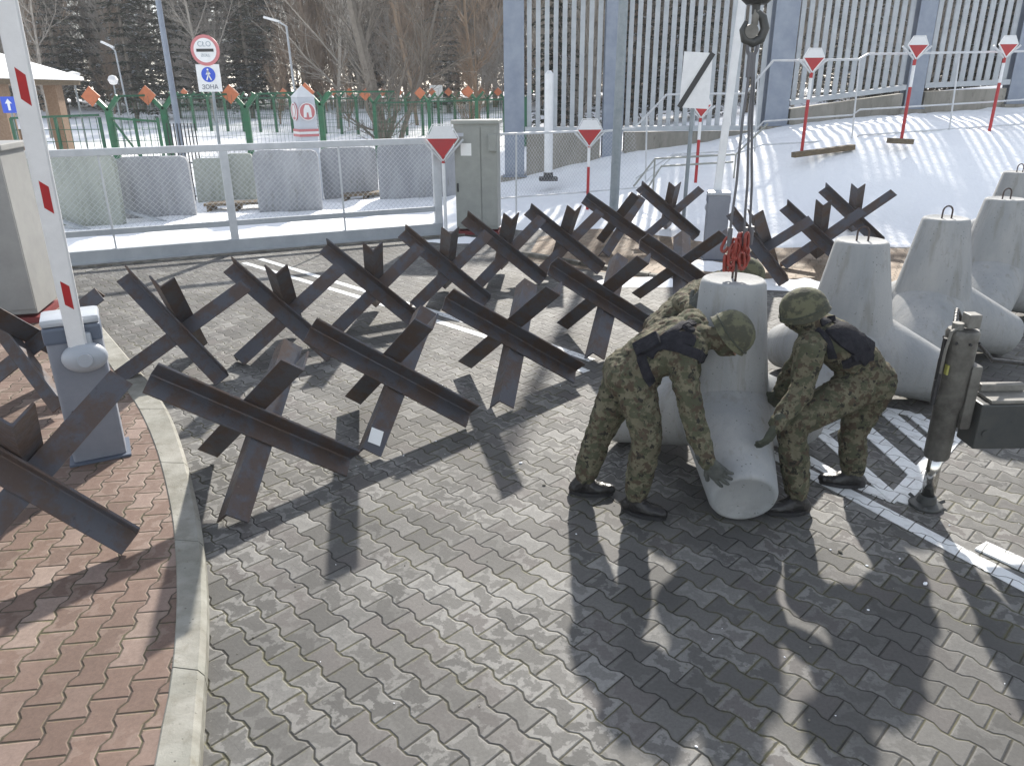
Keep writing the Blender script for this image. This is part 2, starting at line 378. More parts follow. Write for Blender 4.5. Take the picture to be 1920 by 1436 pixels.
# ================================================================ SETTING
CTRL = [(-40,14,0),(-12,14,0),(-6,15,0),(-2,17,0),(0,19,.25),(-15,20,0),(-10,22,.05),(-4,22,.1),(-40,25,.1),(-20,30,.25),(0,30,.5),(-10,45,.7),(20,45,1.6),(-45,60,1.0),(0,90,1.7),(60,90,2.2),(-80,90,1.5),(-80,30,.4),(80,40,2.6),
        (1.5,17,.02),(1.7,15,0),(3,14.2,.0),(3,16,.1),(3.3,18,.5),(2.4,20,.95),(5.5,15.3,.75),(6,16.2,1.3),(4.2,13.6,.02),(8,13.6,.12),(8,16.2,1.5),(10.5,17.3,1.7),(6.8,20,1.62),(10.5,20,1.95),(13.5,20,2.1),(14,14,.5),(20,20,2.4),(12,13.6,.25),(20,13,.5),(30,20,2.4),(4.5,16.8,.75)]
CP = np.array(CTRL, float); CX = CP[:, :2]/10
def _phi(d): return np.where(d > 1e-9, d*d*np.log(np.maximum(d, 1e-9)), 0)
_n = len(CP); _K = _phi(np.linalg.norm(CX[:, None]-CX[None], axis=-1)) + np.eye(_n)*.002
_A = np.zeros((_n+3, _n+3)); _A[:_n, :_n] = _K; _A[:_n, _n] = 1; _A[:_n, _n+1:] = CX; _A[_n, :_n] = 1; _A[_n+1:, :_n] = CX.T
_W = np.linalg.solve(_A, np.concatenate([CP[:, 2], [0, 0, 0]]))
def tps(X, Y):
    X = np.asarray(X, float)/10; Y = np.asarray(Y, float)/10
    d = np.sqrt((X[..., None]-CX[:, 0])**2 + (Y[..., None]-CX[:, 1])**2)
    return _phi(d) @ _W[:_n] + _W[_n] + _W[_n+1]*X + _W[_n+2]*Y
g0, g1 = G(125, 500), G(830, 440)        # sliding gate line
gd = (g1-g0).normalized(); gn = Vector((-gd.y, gd.x, 0))
PAVED = [(-14, -8), (16, -8), (16, 12.2), (8.5, 12.7), (6.2, 12.95), (4.4, 13.05), (3.2, 13.6), (2.6, 14.6), (.8, 15.1), (-.6, 14.9), (g1+gn*.15).to_2d()[:], (g0+gn*.15).to_2d()[:], ((g0-gd*5+gn*.15).x, (g0-gd*5+gn*.15).y)]
def sdist(X, Y, poly):
    P = np.array([p[:2] for p in poly]); Q = np.roll(P, -1, 0); d = np.full(X.shape, 1e9); ins = np.zeros(X.shape, bool)
    for (x0, y0), (x1, y1) in zip(P, Q):
        ex, ey = x1-x0, y1-y0; t = np.clip(((X-x0)*ex+(Y-y0)*ey)/(ex*ex+ey*ey), 0, 1)
        d = np.minimum(d, np.hypot(X-x0-t*ex, Y-y0-t*ey))
        c = ((y0 > Y) != (y1 > Y)); xi = x0+(Y-y0)/(y1-y0 if y1 != y0 else 1e-9)*ex
        ins ^= c & (X < xi)
    return np.where(ins, -d, d)
def ground_z(X, Y, detail=True):
    X = np.asarray(X, float); Y = np.asarray(Y, float)
    z = np.clip(tps(np.clip(X, -90, 90), np.clip(Y, 12.5, 100)), 0, 2.8)
    return z
def gz_at(x, y): return float(ground_z(np.array([x]), np.array([y]))[0]) + .04
xs = np.unique(np.concatenate([np.linspace(-400, -90, 12), np.linspace(-90, -14, 60), np.arange(-14, 16, .11), np.linspace(16, 90, 60), np.linspace(90, 400, 12)]))
ys = np.unique(np.concatenate([np.linspace(-60, 9, 10), np.arange(9, 21, .11), np.linspace(21, 50, 90), np.linspace(50, 110, 50), np.linspace(110, 600, 12)]))
X, Y = np.meshgrid(xs, ys); Z = ground_z(X, Y)
D = sdist(X, Y, PAVED)
nz = np.array([[noise.noise(Vector((x*1.7, y*1.7, 0))) if (-15 < x < 17 and 8 < y < 22) else 0 for x in xs] for y in ys])
nz2 = np.array([[noise.noise(Vector((x*.5, y*.5, 9))) if (-15 < x < 17 and 8 < y < 22) else 0 for x in xs] for y in ys])
nz3 = np.array([[noise.noise(Vector((x*5.3, y*5.3, 4)))*max(0, noise.noise(Vector((x*.8, y*.8, 3)))+.3) if (-15 < x < 17 and 8 < y < 22) else 0 for x in xs] for y in ys])
DD = D + nz*.22 + nz3*.15
edge = np.clip((DD+.05)/.30, 0, 1); edge = edge*edge*(3-2*edge)
Z = np.where(D < -.5, -.06, -.06 + (Z+.10+.07*nz2+.05*nz+.03*nz3)*edge)
nzf = len(xs)
me = bpy.data.meshes.new('snow_ground'); 
verts = np.stack([X.ravel(), Y.ravel(), Z.ravel()], 1)
ii = np.arange(len(ys)-1)[:, None]*nzf + np.arange(nzf-1)[None]; ii = ii.ravel()
faces = np.stack([ii, ii+1, ii+nzf+1, ii+nzf], 1)
me.from_pydata(verts.tolist(), [], faces.tolist()); me.materials.append(MT['snow'])
for p in me.polygons: p.use_smooth = True
o = bpy.data.objects.new('snow_ground', me); scene.collection.objects.link(o); tag(o, kind='structure')

# grey paving
PANG = R(-45.2)
MT['pav_grey'] = paver_material('grey_interlocking_pavers', PANG, (.03, .05), ((.082, .080, .076), (.116, .113, .107), (.106, .098, .094)), (.018, .017, .015), .8, .5, .72, (.225, .221, .210))
MT['pav_red'] = paver_material('red_interlocking_pavers', R(97), (.0, .02), ((.126, .084, .066), (.170, .114, .090), (.225, .165, .138)), (.040, .030, .021), 1.0, .35, .35, (.28, .22, .185))
MT['pav_tan'] = paver_material('tan_interlocking_pavers', R(60), (.0, .02), ((.21, .15, .10), (.26, .19, .13), (.29, .23, .17)), (.09, .065, .04), .3, .3, .3, (.33, .27, .21))
b_ = MB(); b_.slab([(-14, -8), (16, -8), (16, 12.9), (6, 13.2), (2.6, 14.9), (-.6, 15.2), ((g1+gn*.1).x, (g1+gn*.1).y), ((g0+gn*.1).x, (g0+gn*.1).y), ((g0-gd*5).x, (g0-gd*5).y)], -.3, 0)
tag(b_.build('grey_paving', MT['pav_grey']), kind='structure')
# tan paving further back
b_ = MB(); tp = [G(985, 492), G(1100, 506), G(1190, 520), G(1300, 545), G(1420, 520), G(1540, 535), G(1720, 540), G(1740, 468), G(1560, 463), G(1440, 466), G(1330, 460), G(1260, 425), G(1120, 428), G(1010, 445)]
b_.slab([(p.x, p.y) for p in tp], -.1, .004); tag(b_.build('tan_paving', MT['pav_tan']), kind='structure')

# kerb and red sidewalk
KO = [(150, 560), (190, 607), (240, 665), (280, 712), (318, 770), (345, 840), (366, 920), (380, 1000), (388, 1100), (387, 1200), (381, 1300), (372, 1436)]
KI = [(112, 560), (150, 607), (192, 665), (225, 712), (262, 770), (292, 840), (313, 920), (326, 1000), (331, 1100), (327, 1200), (315, 1300), (288, 1436)]
ko = [G(u, v, .10) for u, v in KO]; ki = [G(u, v, .10) for u, v in KI]
ext = (ko[-1]-ko[-2]).normalized()
ko += [ko[-1]+ext*1.0, ko[-1]+ext*5]; ki += [ki[-1]+ext*1.0, ki[-1]+ext*5]
def resamp(P, n):
    P = [Vector(p) for p in P]; L = [0]
    for a, b in zip(P, P[1:]): L.append(L[-1]+(b-a).length)
    out = []
    for k in range(n):
        s = L[-1]*k/(n-1); i = min(max(j for j in range(len(L)) if L[j] <= s+1e-9), len(P)-2)
        p0, p1, p2, p3 = P[max(i-1, 0)], P[i], P[i+1], P[min(i+2, len(P)-1)]; t = (s-L[i])/(L[i+1]-L[i])
        out.append(.5*((2*p1)+(p2-p0)*t+(2*p0-5*p1+4*p2-p3)*t*t+(3*p1-p0-3*p2+p3)*t**3))
    return out
nk = 72; kos, kis = resamp(ko, nk), resamp(ki, nk)
mid_len = sum((kos[i+1]-kos[i]).length for i in range(nk-1))
b_ = MB(); bm = b_.bm
seg = 6      # subsegments per stone
for s0 in range(0, nk-1, seg):
    idx = list(range(s0, min(s0+seg, nk-1)+1))
    if len(idx) < 2: continue
    rings = []
    for j, i in enumerate(idx):
        po, pi = kos[i].copy(), kis[i].copy()
        if j == 0: sh = (kos[i+1]-kos[i]).normalized()*.004
        elif j == len(idx)-1: sh = (kos[i-1]-kos[i]).normalized()*.004
        else: sh = Vector()
        po += sh; pi += sh; a = (po-pi).normalized()
        prof = [(pi, -.2), (pi, .094), (pi+a*.008, .10), (po-a*.035, .10), (po-a*.006, .072), (po+a*.004, -.2)]
        rings.append([bm.verts.new((p.x, p.y, z)) for p, z in prof])
    for A, B in zip(rings, rings[1:]):
        for k in range(len(A)): j = (k+1) % len(A); bm.faces.new((A[k], A[j], B[j], B[k]))
    bm.faces.new(rings[0]); bm.faces.new(rings[-1][::-1])
tag(b_.build('kerb', MT['kerb']), kind='structure')
b_ = MB(); pts = [(p.x-.0, p.y) for p in kis] + [(-14, kis[-1].y), (-14, kis[0].y+.5), (kis[0].x-.3, kis[0].y+.5)]
b_.slab(pts, -.2, .092); tag(b_.build('red_sidewalk', MT['pav_red']), kind='structure')

# painted lines
def paint_mat():
    m = bpy.data.materials.new('worn_road_paint'); m.use_nodes = True; t = m.node_tree; b = t.nodes['Principled BSDF']; N = NT(t)
    src = MT['pav_grey'].node_tree
    P = t.nodes.new('ShaderNodeTexCoord').outputs['Object']
    c = N.mix(N.rng(N.noise(P, 9., 6, .7), .5, .68, 0, .55), (.74, .75, .75), (.40, .39, .37))
    sp = t.nodes.new('ShaderNodeSeparateXYZ'); t.links.new(P, sp.inputs[0]); x, y = sp.outputs[0], sp.outputs[1]
    cc, ss = math.cos(PANG), math.sin(PANG)
    u = N.m('ADD', N.m('ADD', N.m('MULTIPLY', x, cc/.2), N.m('MULTIPLY', y, ss/.2)), .03/.2)
    v = N.m('ADD', N.m('ADD', N.m('MULTIPLY', x, -ss/.141), N.m('MULTIPLY', y, cc/.141)), .05/.141)
    v = N.m('ADD', v, N.m('MULTIPLY', N.m('SUBTRACT', N.noise(P, 3.1, 2), .5), .016))
    k = N.m('ROUND', v); par = N.m('SUBTRACT', 1, N.m('MULTIPLY', N.m('PINGPONG', k, 1.), 2.))
    tri = N.m('SUBTRACT', 1., N.m('MULTIPLY', N.m('PINGPONG', u, .5), 4.)); tr = N.m('MINIMUM', N.m('MAXIMUM', N.m('MULTIPLY', tri, 2.6), -1.), 1.)
    disp = N.m('MULTIPLY', N.m('MULTIPLY', tr, par), -.088)
    d1 = N.m('ABSOLUTE', N.m('SUBTRACT', N.m('SUBTRACT', v, k), disp)); col = N.m('FLOOR', N.m('SUBTRACT', v, disp))
    uu = N.m('ADD', u, N.m('MULTIPLY', N.m('PINGPONG', col, 1.), .5)); d2 = N.m('PINGPONG', uu, .5)
    dist = N.m('MINIMUM', N.m('MULTIPLY', d1, .141), N.m('MULTIPLY', d2, .2))
    c = N.mix(N.rng(dist, .002, .0045, 1., 0.), c, (.10, .095, .085))
    t.links.new(c, b.inputs['Base Color']); b.inputs['Roughness'].default_value = .6
    bp = t.nodes.new('ShaderNodeBump'); bp.inputs['Strength'].default_value = .5; bp.inputs['Distance'].default_value = .005
    t.links.new(N.rng(dist, 0., .007), bp.inputs['Height']); t.links.new(bp.outputs[0], b.inputs['Normal'])
    return m
MT['paintline'] = paint_mat()
bP = MB(); PZ = [.0030]
def quadline(pa, pb, wd):
    a, b = G(*pa), G(*pb); d = (b-a).normalized(); n = Vector((-d.y, d.x, 0))*wd/2
    PZ[0] += .0008; bP.slab([(p.x, p.y) for p in (a-n, b-n, b+n, a+n)], .0005, PZ[0])
def pline(px, wd):
    PZ[0] += .0008; P = [G(u, v) for u, v in px]; L = []; Rr = []
    for i, p in enumerate(P):
        d = (P[min(i+1, len(P)-1)]-P[max(i-1, 0)]).normalized(); n = Vector((-d.y, d.x, 0))*wd/2; L.append(p-n); Rr.append(p+n)
    for i in range(len(P)-1): bP.slab([(q.x, q.y) for q in (L[i], L[i+1], Rr[i+1], Rr[i])], .0005, PZ[0])
pline([(457, 493), (560, 524), (678, 559), (811, 600), (915, 633), (1030, 671), (1100, 697)], .10)
pline([(488, 486), (593, 518), (688, 547), (798, 580), (900, 612), (1030, 648), (1110, 676)], .10)
pline([(1350, 806), (1440, 848), (1519, 889), (1600, 930), (1680, 972), (1920, 1098), (2100, 1192)], .115)
pline([(1370, 775), (1455, 828), (1516, 862), (1560, 888), (1620, 915), (1682, 940)], .10)
# hatched island
pline([(1682, 940), (1735, 880), (1790, 815)], .13); pline([(1790, 815), (1700, 775), (1640, 766)], .10)
pline([(1640, 766), (1540, 812)], .10)
quadline((1540, 815), (1682, 940), .10); quadline((1605, 790), (1720, 892), .13); quadline((1655, 768), (1752, 850), .13); quadline((1712, 778), (1775, 830), .13)
pline([(1838, 1024), (1900, 1052), (1980, 1090)], .13)
tag(bP.build('painted_road_lines', MT['paintline']), kind='structure')

# gate foundation strip + track
b_ = MB()
q0, q1 = g0-gd*4, g1+gd*.4
b_.slab([(p.x, p.y) for p in (q0-gn*.22, q1-gn*.22, q1+gn*.16, q0+gn*.16)], -.1, .02)
tag(b_.build('gate_foundation', MT['conc_old']), kind='structure')

# ================================================================ HEDGEHOGS
EL = R(35.264)
def hh_dirs():
    return [Vector((math.cos(EL)*math.cos(a), math.cos(EL)*math.sin(a), math.sin(EL))) for a in (0, 2*math.pi/3, 4*math.pi/3)]
LEGS = {0: ((1, -1), (2, -1)), 1: ((0, -1), (2, 1)), 2: ((0, 1), (1, 1))}
def hedgehog_proto():
    root = empty('czech_hedgehog', label='tmp', cat='tank obstacle', group='steel hedgehogs blocking the road')
    E = hh_dirs(); HL, W_, T_ = .73, .155, .014
    for i in range(3):
        (j, sj), (k, sk) = LEGS[i]; e = E[i]; a = E[j]*sj; c = E[k]*sk; d = .003
        prof = [(0, 0), (W_, 0), (W_+.0, T_*.7), (W_-.004, T_), (T_+.006, T_), (T_, T_+.006), (T_, W_-.004), (T_*.7, W_), (0, W_)]
        b = MB(); rings = []
        for q in range(9):
            s = -HL+2*HL*q/8; rings.append([b.bm.verts.new(e*s + a*(d+x) + c*(d+y)) for x, y in prof])
        for A, B in zip(rings, rings[1:]):
            for m_ in range(len(A)): n_ = (m_+1) % len(A); b.bm.faces.new((A[m_], A[n_], B[n_], B[m_]))
        b.bm.faces.new(rings[0]); b.bm.faces.new(rings[-1][::-1])
        b.build('beam', MT['steel'], root)
    # gusset plates welded at the crossing
    b = MB()
    b.box(E[0]*.11-E[1]*.0+E[2]*-.10, (.02, .02, .02))
    b.build('weld', MT['steel'], root)
    return root
HP = hedgehog_proto()
def rotv(w_):
    w_ = Vector(w_); a = w_.length
    return Matrix.Rotation(a, 3, w_.normalized()) if a > 1e-6 else Matrix.Identity(3)
def place_hh(x, y, az, tx, ty, z0, label, proto=False):
    M3 = rotv((tx, ty, 0)) @ Matrix.Rotation(az, 3, 'Z')
    zmin = min((M3 @ v.co).z for ch in HP.children if ch.name.startswith('beam') for v in ch.data.vertices)
    M = Matrix.Translation((x, y, z0-zmin-.004)) @ M3.to_4x4()
    if proto: HP.matrix_world = M; HP['label'] = label; return HP
    return dup(HP, M, label)
HH = [
 (-1.76, 4.75, 1.45, -0.07, -0.04, 0, 'nearest rusty angle steel hedgehog beside the curved kerb, right of the barrier housing'),
 (-0.95, 5.67, 1.25, -0.07, -0.04, 0, 'rusty steel hedgehog with the small white paper sheet stuck on its lower leg'),
 (0.01, 6.58, 1.33, -0.06, -0.05, 0, 'rusty steel hedgehog of the front row standing just left of the left bending soldier'),
 (1.01, 7.82, 1.22, -0.07, -0.04, 0, 'front row hedgehog whose low beam end meets the left soldier\'s back'),
 (2.12, 9.19, 1.37, -0.06, -0.04, 0, 'hedgehog directly behind the third soldier\'s arm, last of the front row'),
 (-3.22, 7.02, 0.67, -0.12, 0.09, 0, 'back row hedgehog with a leg resting over the kerb behind the barrier housing'),
 (-2.36, 7.63, 0.7, -0.07, 0.02, 0, 'back row hedgehog, second from the left, near the start of the double white line'),
 (-1.61, 8.71, 0.71, -0.08, 0, 0, 'back row hedgehog, third from the left, standing across the double white line'),
 (-0.82, 9.67, 0.68, -0.09, 0.01, 0, 'back row hedgehog, fourth from the left, left of the grey cabinet'),
 (-0.06, 10.74, 0.667, -0.07, -0.01, 0, 'back row hedgehog in front of the grey electrical cabinet'),
 (0.85, 11.45, 0.64, -0.08, 0.01, 0, 'back row hedgehog on the edge of the tan paving, right of the cabinet'),
 (1.86, 12.85, 0.9, -0.07, -0.02, 0, 'far hedgehog on tan paving in front of the grey steel pole'),
 (2.93, 14.01, 0.42, -0.07, 0.01, .02, 'farthest hedgehog, half on snow, between the grey pole and the far barrier housing'),
 (4.72, 11.52, 0.14, -0.12, 0.03, 0, 'right hand hedgehog with an upright leg standing on the dry tan paving'),
 (5.92, 13.11, 0.1, -0.08, 0.02, .05, 'rightmost hedgehog on the snow edge behind the second concrete tetrapod'),
 (3.59, 10.74, -0.06, -0.06, 0.03, 0, 'hedgehog behind the hanging crane slings and the lifted tetrapod'),
 (-2.79, 3.84, 1.09, -0.07, 0.04, .095, 'nearest hedgehog on the red sidewalk, its dark blue beam pointing at the kerb'),
 (-4.19, 6.17, 0.45, -0.06, 0, .095, 'hedgehog on the red sidewalk at the left edge, behind the barrier housing'),
]
for i, h in enumerate(HH): place_hh(*h, proto=(i == 0))

# paper stuck on second hedgehog
_M = rotv((-.07, -.04, 0)) @ Matrix.Rotation(1.25, 3, 'Z'); _E = [_M @ d for d in hh_dirs()]
hc = Vector((-.95, 5.67, 0)); hz_ = -min((_M @ v.co).z for c_ in HP.children for v in c_.data.vertices)-.004
pc = hc+V(0, 0, hz_)+_E[0]*-.60-_E[1]*.062+_E[2]*.0018
b_ = MB(); b_.box((0, 0, 0), (.10, .003, .125)); pp = b_.build('paper_sheet', MT['paper'])
tag(pp, 'small white paper sheet stuck on the rusty hedgehog leg', 'paper')
_X = (-_E[1]*.99+_E[0]*.1).normalized(); _Y = _E[2]; _Z = _X.cross(_Y)
pp.matrix_world = Matrix(((_X.x, _Y.x, _Z.x, pc.x), (_X.y, _Y.y, _Z.y, pc.y), (_X.z, _Y.z, _Z.z, pc.z), (0, 0, 0, 1)))

# ================================================================ TETRAPODS
def tetra(name, x, y, yaw, label, z0=0., Rr=.90, r=.21, rb=.36):
    root = empty(name, (x, y, z0), yaw, label, 'concrete tetrapod', 'concrete tetrapods lined up on the paving')
    zc = Rr/3 + r*.943
    b = MB()
    dirs = [Vector((0, 0, 1))] + [Vector((.943*math.cos(k*2*math.pi/3), .943*math.sin(k*2*math.pi/3), -1/3)) for k in range(3)]
    for k, d in enumerate(dirs):
        M = Matrix.Translation((0, 0, zc)) @ d.to_track_quat('Z', 'Y').to_matrix().to_4x4()
        b.lathe([(0, -.02), (rb+.012, -.02), (rb, .10), (r+.004, Rr-.03), (r-.001, Rr-.018), (r-.008, Rr-.006), (r-.020, Rr), (r-.034, Rr-.001), (r-.045, Rr-.006), (0, Rr-.009)], 64, M)
    bmesh.ops.create_uvsphere(b.bm, u_segments=48, v_segments=24, radius=rb+.022, matrix=Matrix.Translation((0, 0, zc)))
    b.build('concrete_body', MT['concrete'], root, smooth=True)
    b = MB(); zt = zc+Rr
    pts = [(-.045, 0, zt-.05), (-.045, 0, zt+.06)] + [(-.045*math.cos(a), 0, zt+.06+.05*math.sin(a)) for a in np.linspace(.3, math.pi-.3, 7)] + [(.045, 0, zt+.06), (.045, 0, zt-.05)]
    b.path(pts, .008, 8); b.build('lifting_loop', MT['rebar'], root, smooth=True)
    return root
TZ = .90*4/3+.21*.943
def tpos(u, v): return G(u, v, TZ)
tt = [tpos(1376, 522), tpos(1617, 450), tpos(1775, 408), tpos(1887, 372), tpos(1912, 322)]
tetra('concrete_tetrapod', tt[0].x, tt[0].y, R(-93.7), 'pale concrete tetrapod hanging on the crane slings between the soldiers', rb=.308)
tetra('concrete_tetrapod', tt[1].x, tt[1].y, R(-12), 'concrete tetrapod directly behind the right soldier')
tetra('concrete_tetrapod', tt[2].x, tt[2].y, R(-4), 'concrete tetrapod behind the crane stabiliser, third from the front')
tetra('concrete_tetrapod', tt[3].x, tt[3].y, R(0), 'concrete tetrapod at the right edge, fourth from the front')
tetra('concrete_tetrapod', tt[4].x, tt[4].y, R(0), 'farthest concrete tetrapod, only its upper cone showing at the right edge')
#PART2
# ================================================================ SLIDING GATE
GH = 1.74
def gp(u, v):        # point on the gate plane seen at pixel
    d = ray(u, v); t = (g0-CAM).dot(gn)/d.dot(gn); return CAM + d*t
GM = Matrix.Translation(g0) @ Matrix.Rotation(math.atan2(gd.y, gd.x), 4, 'Z')
gl = (g1-g0).length
gate = empty('sliding_gate', g0, math.atan2(gd.y, gd.x), 'long white sliding mesh gate closing the road behind the hedgehogs', 'gate')
xl = -1.6
b = MB(); b.box(((gl+xl)/2, 0, .13), (gl-xl, .11, .20), bev=.012); b.build('bottom_beam', MT['galv'], gate)
b = MB(); b.box(((gl+xl)/2, 0, .04), (gl-xl, .16, .03)); b.box(((gl+xl)/2, -.09, .02), (gl-xl, .03, .05)); b.build('track', MT['galv'], gate)
b = MB(); b.box(((gl+xl)/2, 0, GH), (gl-xl, .09, .11), bev=.012); b.build('top_rail', MT['gatewhite'], gate)
b = MB(); b.box(((gl+xl)/2, 0, .50), (gl-xl, .06, .09)); b.build('middle_rail', MT['galv'], gate)
def gx(u, v):
    return (gp(u, v)-g0).dot(gd)
for u, v, wd in ((440, 440, .13), (822, 400, .15)):
    b = MB(); x = gx(u, v); b.box((x, 0, .93), (wd, .085, 1.52), bev=.01); b.build('post', MT['gatewhite'], gate)
for u, v in ((205, 400), (645, 400)):
    b = MB(); x = gx(u, v); b.box((x, .0, .93), (.03, .03, 1.52)); b.build('upright_bar', MT['gatewhite'], gate)
def chain_mesh(x0, x1, z0, z1, step=.055, r=.0016, zf=None):
    b = MB(); h = z1-z0; n = int((x1-x0+h)/step)
    for s in (1, -1):
        for k in range(n+1):
            a = x0 - (h if s > 0 else 0) + k*step
            p = (a, z0); q = (a+h*s, z1)
            # clip
            pts = []
            xa, za, xb, zb = p[0], p[1], q[0], q[1]
            if max(xa, xb) < x0 or min(xa, xb) > x1: continue
            def cl(xa, za, xb, zb):
                if xa < x0: za = za+(x0-xa)/(xb-xa)*(zb-za); xa = x0
                if xa > x1: za = za+(x1-xa)/(xb-xa)*(zb-za); xa = x1
                return xa, za
            A = cl(xa, za, xb, zb); B = cl(xb, zb, xa, za)
            if zf: A = (A[0], A[1]+zf(A[0])); B = (B[0], B[1]+zf(B[0]))
            b.tube((A[0], .002*s, A[1]), (B[0], .002*s, B[1]), r, n=3, cap=False)
    return b
chain_mesh(xl, gl, .55, GH-.05, (.092), .0030).build('wire_mesh', MT['gatewhite'], gate, fix=False)

# hexagonal marker boards on posts
def marker(loc, h, label, group='red and white marker posts', s=.36, plain=False, rz=0):
    root = empty('marker_post', loc, rz, label, 'marker post', group)
    b = MB(); r = .032; n = 5
    z = 0
    zz = np.array([0, .02, .80, 1.]) if plain else np.array([0, .60, .84, 1.]); zz = zz*(h-.30)
    for k in range(3): b.tube((0, 0, zz[k]), (0, 0, zz[k+1]), r, n=14)
    for f in b.bm.faces:
        z_ = f.calc_center_median().z; f.material_index = int(zz[1] < z_ < zz[2])
    b.build('pole', [MT['red'], MT['white']], root)
    c = h-.20; a = s
    # six sided board, point down: white top half, red lower triangle
    up_ = [(-a/2, c), (-a*.28, c+a*.40), (a*.28, c+a*.40), (a/2, c)]
    lo_ = [(-a/2, c-.001), (a/2, c-.001), (0, c-a*.62)]
    b = MB(); b.prism(up_[::-1], .015, Matrix.Translation((0, -.045, 0))); b.build('upper_board', MT['white'], root)
    b = MB(); b.prism(lo_, .015, Matrix.Translation((0, -.045, 0))); b.build('lower_board', MT['red'], root)
    b = MB(); k = 1.09
    edge = [(-a/2*k, c), (-a*.28*k, c+a*.40*k), (a*.28*k, c+a*.40*k), (a/2*k, c), (0, c-a*.62*1.12)]
    for i in range(5):
        p, q = edge[i], edge[(i+1) % 5]; b.bar((p[0], -.036, p[1]), (q[0], -.036, q[1]), .018, .02, up=(0, 1, 0))
    b.build('board_rim', MT['red'] if s > .3 and False else MT['white'], root)
    # white Y arms behind the board
    b = MB()
    for sx in (-1, 1): b.tube((0, .0, c-a*.75), (sx*(a/2+.10), .0, c-.02), .02, n=10)
    b.build('arm', MT['gatewhite'], root)
    return root
p = G(826, 441); marker((p.x+.12, p.y-.12, 0), 1.98, 'marker post at the right end of the sliding gate, beside the cabinet', s=.56, plain=True)
MK = [((1.72, 17.0), (1101, 401), 1.98, .50, 'marker post standing between the cabinet and the grey steel pole'),
      ((0, 16.4), (1304, 343), 1.75, .36, 'marker post half hidden behind the slashed sign'),
      ((0, 15.9), (1503, 285), 1.95, .38, 'leftmost of the three marker posts on the snow bank'),
      ((0, 16.0), (1690, 262), 1.95, .36, 'middle of the three marker posts on the snow bank'),
      ((0, 17.0), (1855, 246), 1.9, .36, 'rightmost marker post on the snow bank')]
mkp = []
for (_, yy), (u, v), h, s, lab in MK:
    q = at(u, v, yy); mkp.append(q); marker((q.x, q.y, q.z-.0), h+.0, lab, s=s)
# timber footings at the bank posts
for (u0, v0, u1, v1, lab) in ((1487, 291, 1600, 276, 'long weathered timber sleeper lying at the foot of the leftmost bank marker'), (1668, 264, 1708, 266, 'short weathered timber block at the foot of the middle bank marker')):
    a, c = at(u0, v0, 15.75), at(u1, v1, 15.9); b = MB(); b.bar(a, c, .16, .10); tag(b.build('timber_sleeper', MT['wood']), lab, 'timber')
# ================================================================ WHITE TUBE FENCE along the bank
def tube_fence():
    root = empty('white_tube_fence', (0, 17.2, 0), 0, 'white tubular fence stepping up the snow bank in front of the steel barrier', 'fence')
    top = [at(935, 252, 15.3), at(1080, 247, 17.0), at(1128, 247, 17.0), at(1190, 240, 17.2), at(1250, 178, 17.0), at(1300, 176, 16.8), at(1345, 176, 16.8), at(1398, 176, 16.6), at(1450, 114, 16.6), at(1500, 114, 16.4), at(1545, 113, 16.4), at(1610, 112, 16.5), at(1628, 102, 16.5), at(1690, 101, 16.6), at(1740, 100, 16.6), at(1862, 98, 17.3), at(1905, 97, 17.4), at(1990, 94, 17.6)]
    low = [at(940, 372, 15.3), at(1080, 362, 17.0), at(1200, 352, 17.2), at(1262, 293, 17.0), at(1376, 290, 16.8), at(1430, 272, 16.7), at(1600, 262, 16.6), at(1612, 254, 16.5), at(1850, 238, 17.2), at(1990, 228, 17.6)]
    mid = [at(1192, 335, 17.15), at(1262, 290, 17.0), at(1378, 283, 16.8), at(1432, 228, 16.7), at(1598, 216, 16.6), at(1612, 206, 16.5), at(1850, 192, 17.2), at(1990, 182, 17.6)]
    off = Matrix.Translation((0, 17.2, 0)).inverted()
    for P, r, nm in ((top, .024, 'top_rail'), (low, .017, 'bottom_rail'), (mid, .017, 'middle_rail')):
        b = MB(); b.path([off @ q for q in P], r, 8); b.build(nm, MT['gatewhite'], root, smooth=True)
    for (ut, vt, yy, ub, vb) in ((968, 250, 15.6, 968, 420), (1213, 217, 17.1, 1210, 350), (1422, 140, 16.6, 1415, 285), (1612, 112, 16.5, 1597, 262), (1800, 99, 16.95, 1780, 243), (1952, 95, 17.5, 1920, 232)):
        b = MB(); b.tube(off @ at(ut, vt, yy), off @ at(ub, vb, yy), .018, n=8); b.build('post', MT['gatewhite'], root, smooth=True)
    # mesh infill
    b = MB()
    def infill(P, Q, st=.09):
        L = (Q[0]-P[0]).length; n = max(2, int(L/st)); m = max(3, int((P[1]-P[0]).length/st))
        nb = n+m
        for s in (0, 1):
            for k in range(-m, n+1):
                pts = []
                for t in (0, 1):
                    pass
                a0, c0 = k/n, 0.; a1, c1 = (k+m)/n, 1.
                if s: a0, a1 = a1, a0
                def bil(a, c): return (P[0]*(1-a)+Q[0]*a)*(1-c)+(P[1]*(1-a)+Q[1]*a)*c
                lo_, hi_ = 0., 1.
                for t_, aa in ((0, 0.), (0, 1.)):
                    if a1 != a0:
                        tc_ = (aa-a0)/(a1-a0)
                        if aa == 0.: 
                            if a1 > a0: lo_ = max(lo_, tc_)
                            else: hi_ = min(hi_, tc_)
                        else:
                            if a1 > a0: hi_ = min(hi_, tc_)
                            else: lo_ = max(lo_, tc_)
                if hi_-lo_ < .02: continue
                A = bil(a0+(a1-a0)*lo_, lo_); B = bil(a0+(a1-a0)*hi_, hi_)
                b.tube(off @ A, off @ B, .0021, n=3, cap=False)
    infill((low[0], top[0]), (low[1], top[1])); infill((low[1], top[1]), (low[2], top[3]))
    b.build('wire_mesh', MT['gatewhite'], root, fix=False)
tube_fence()
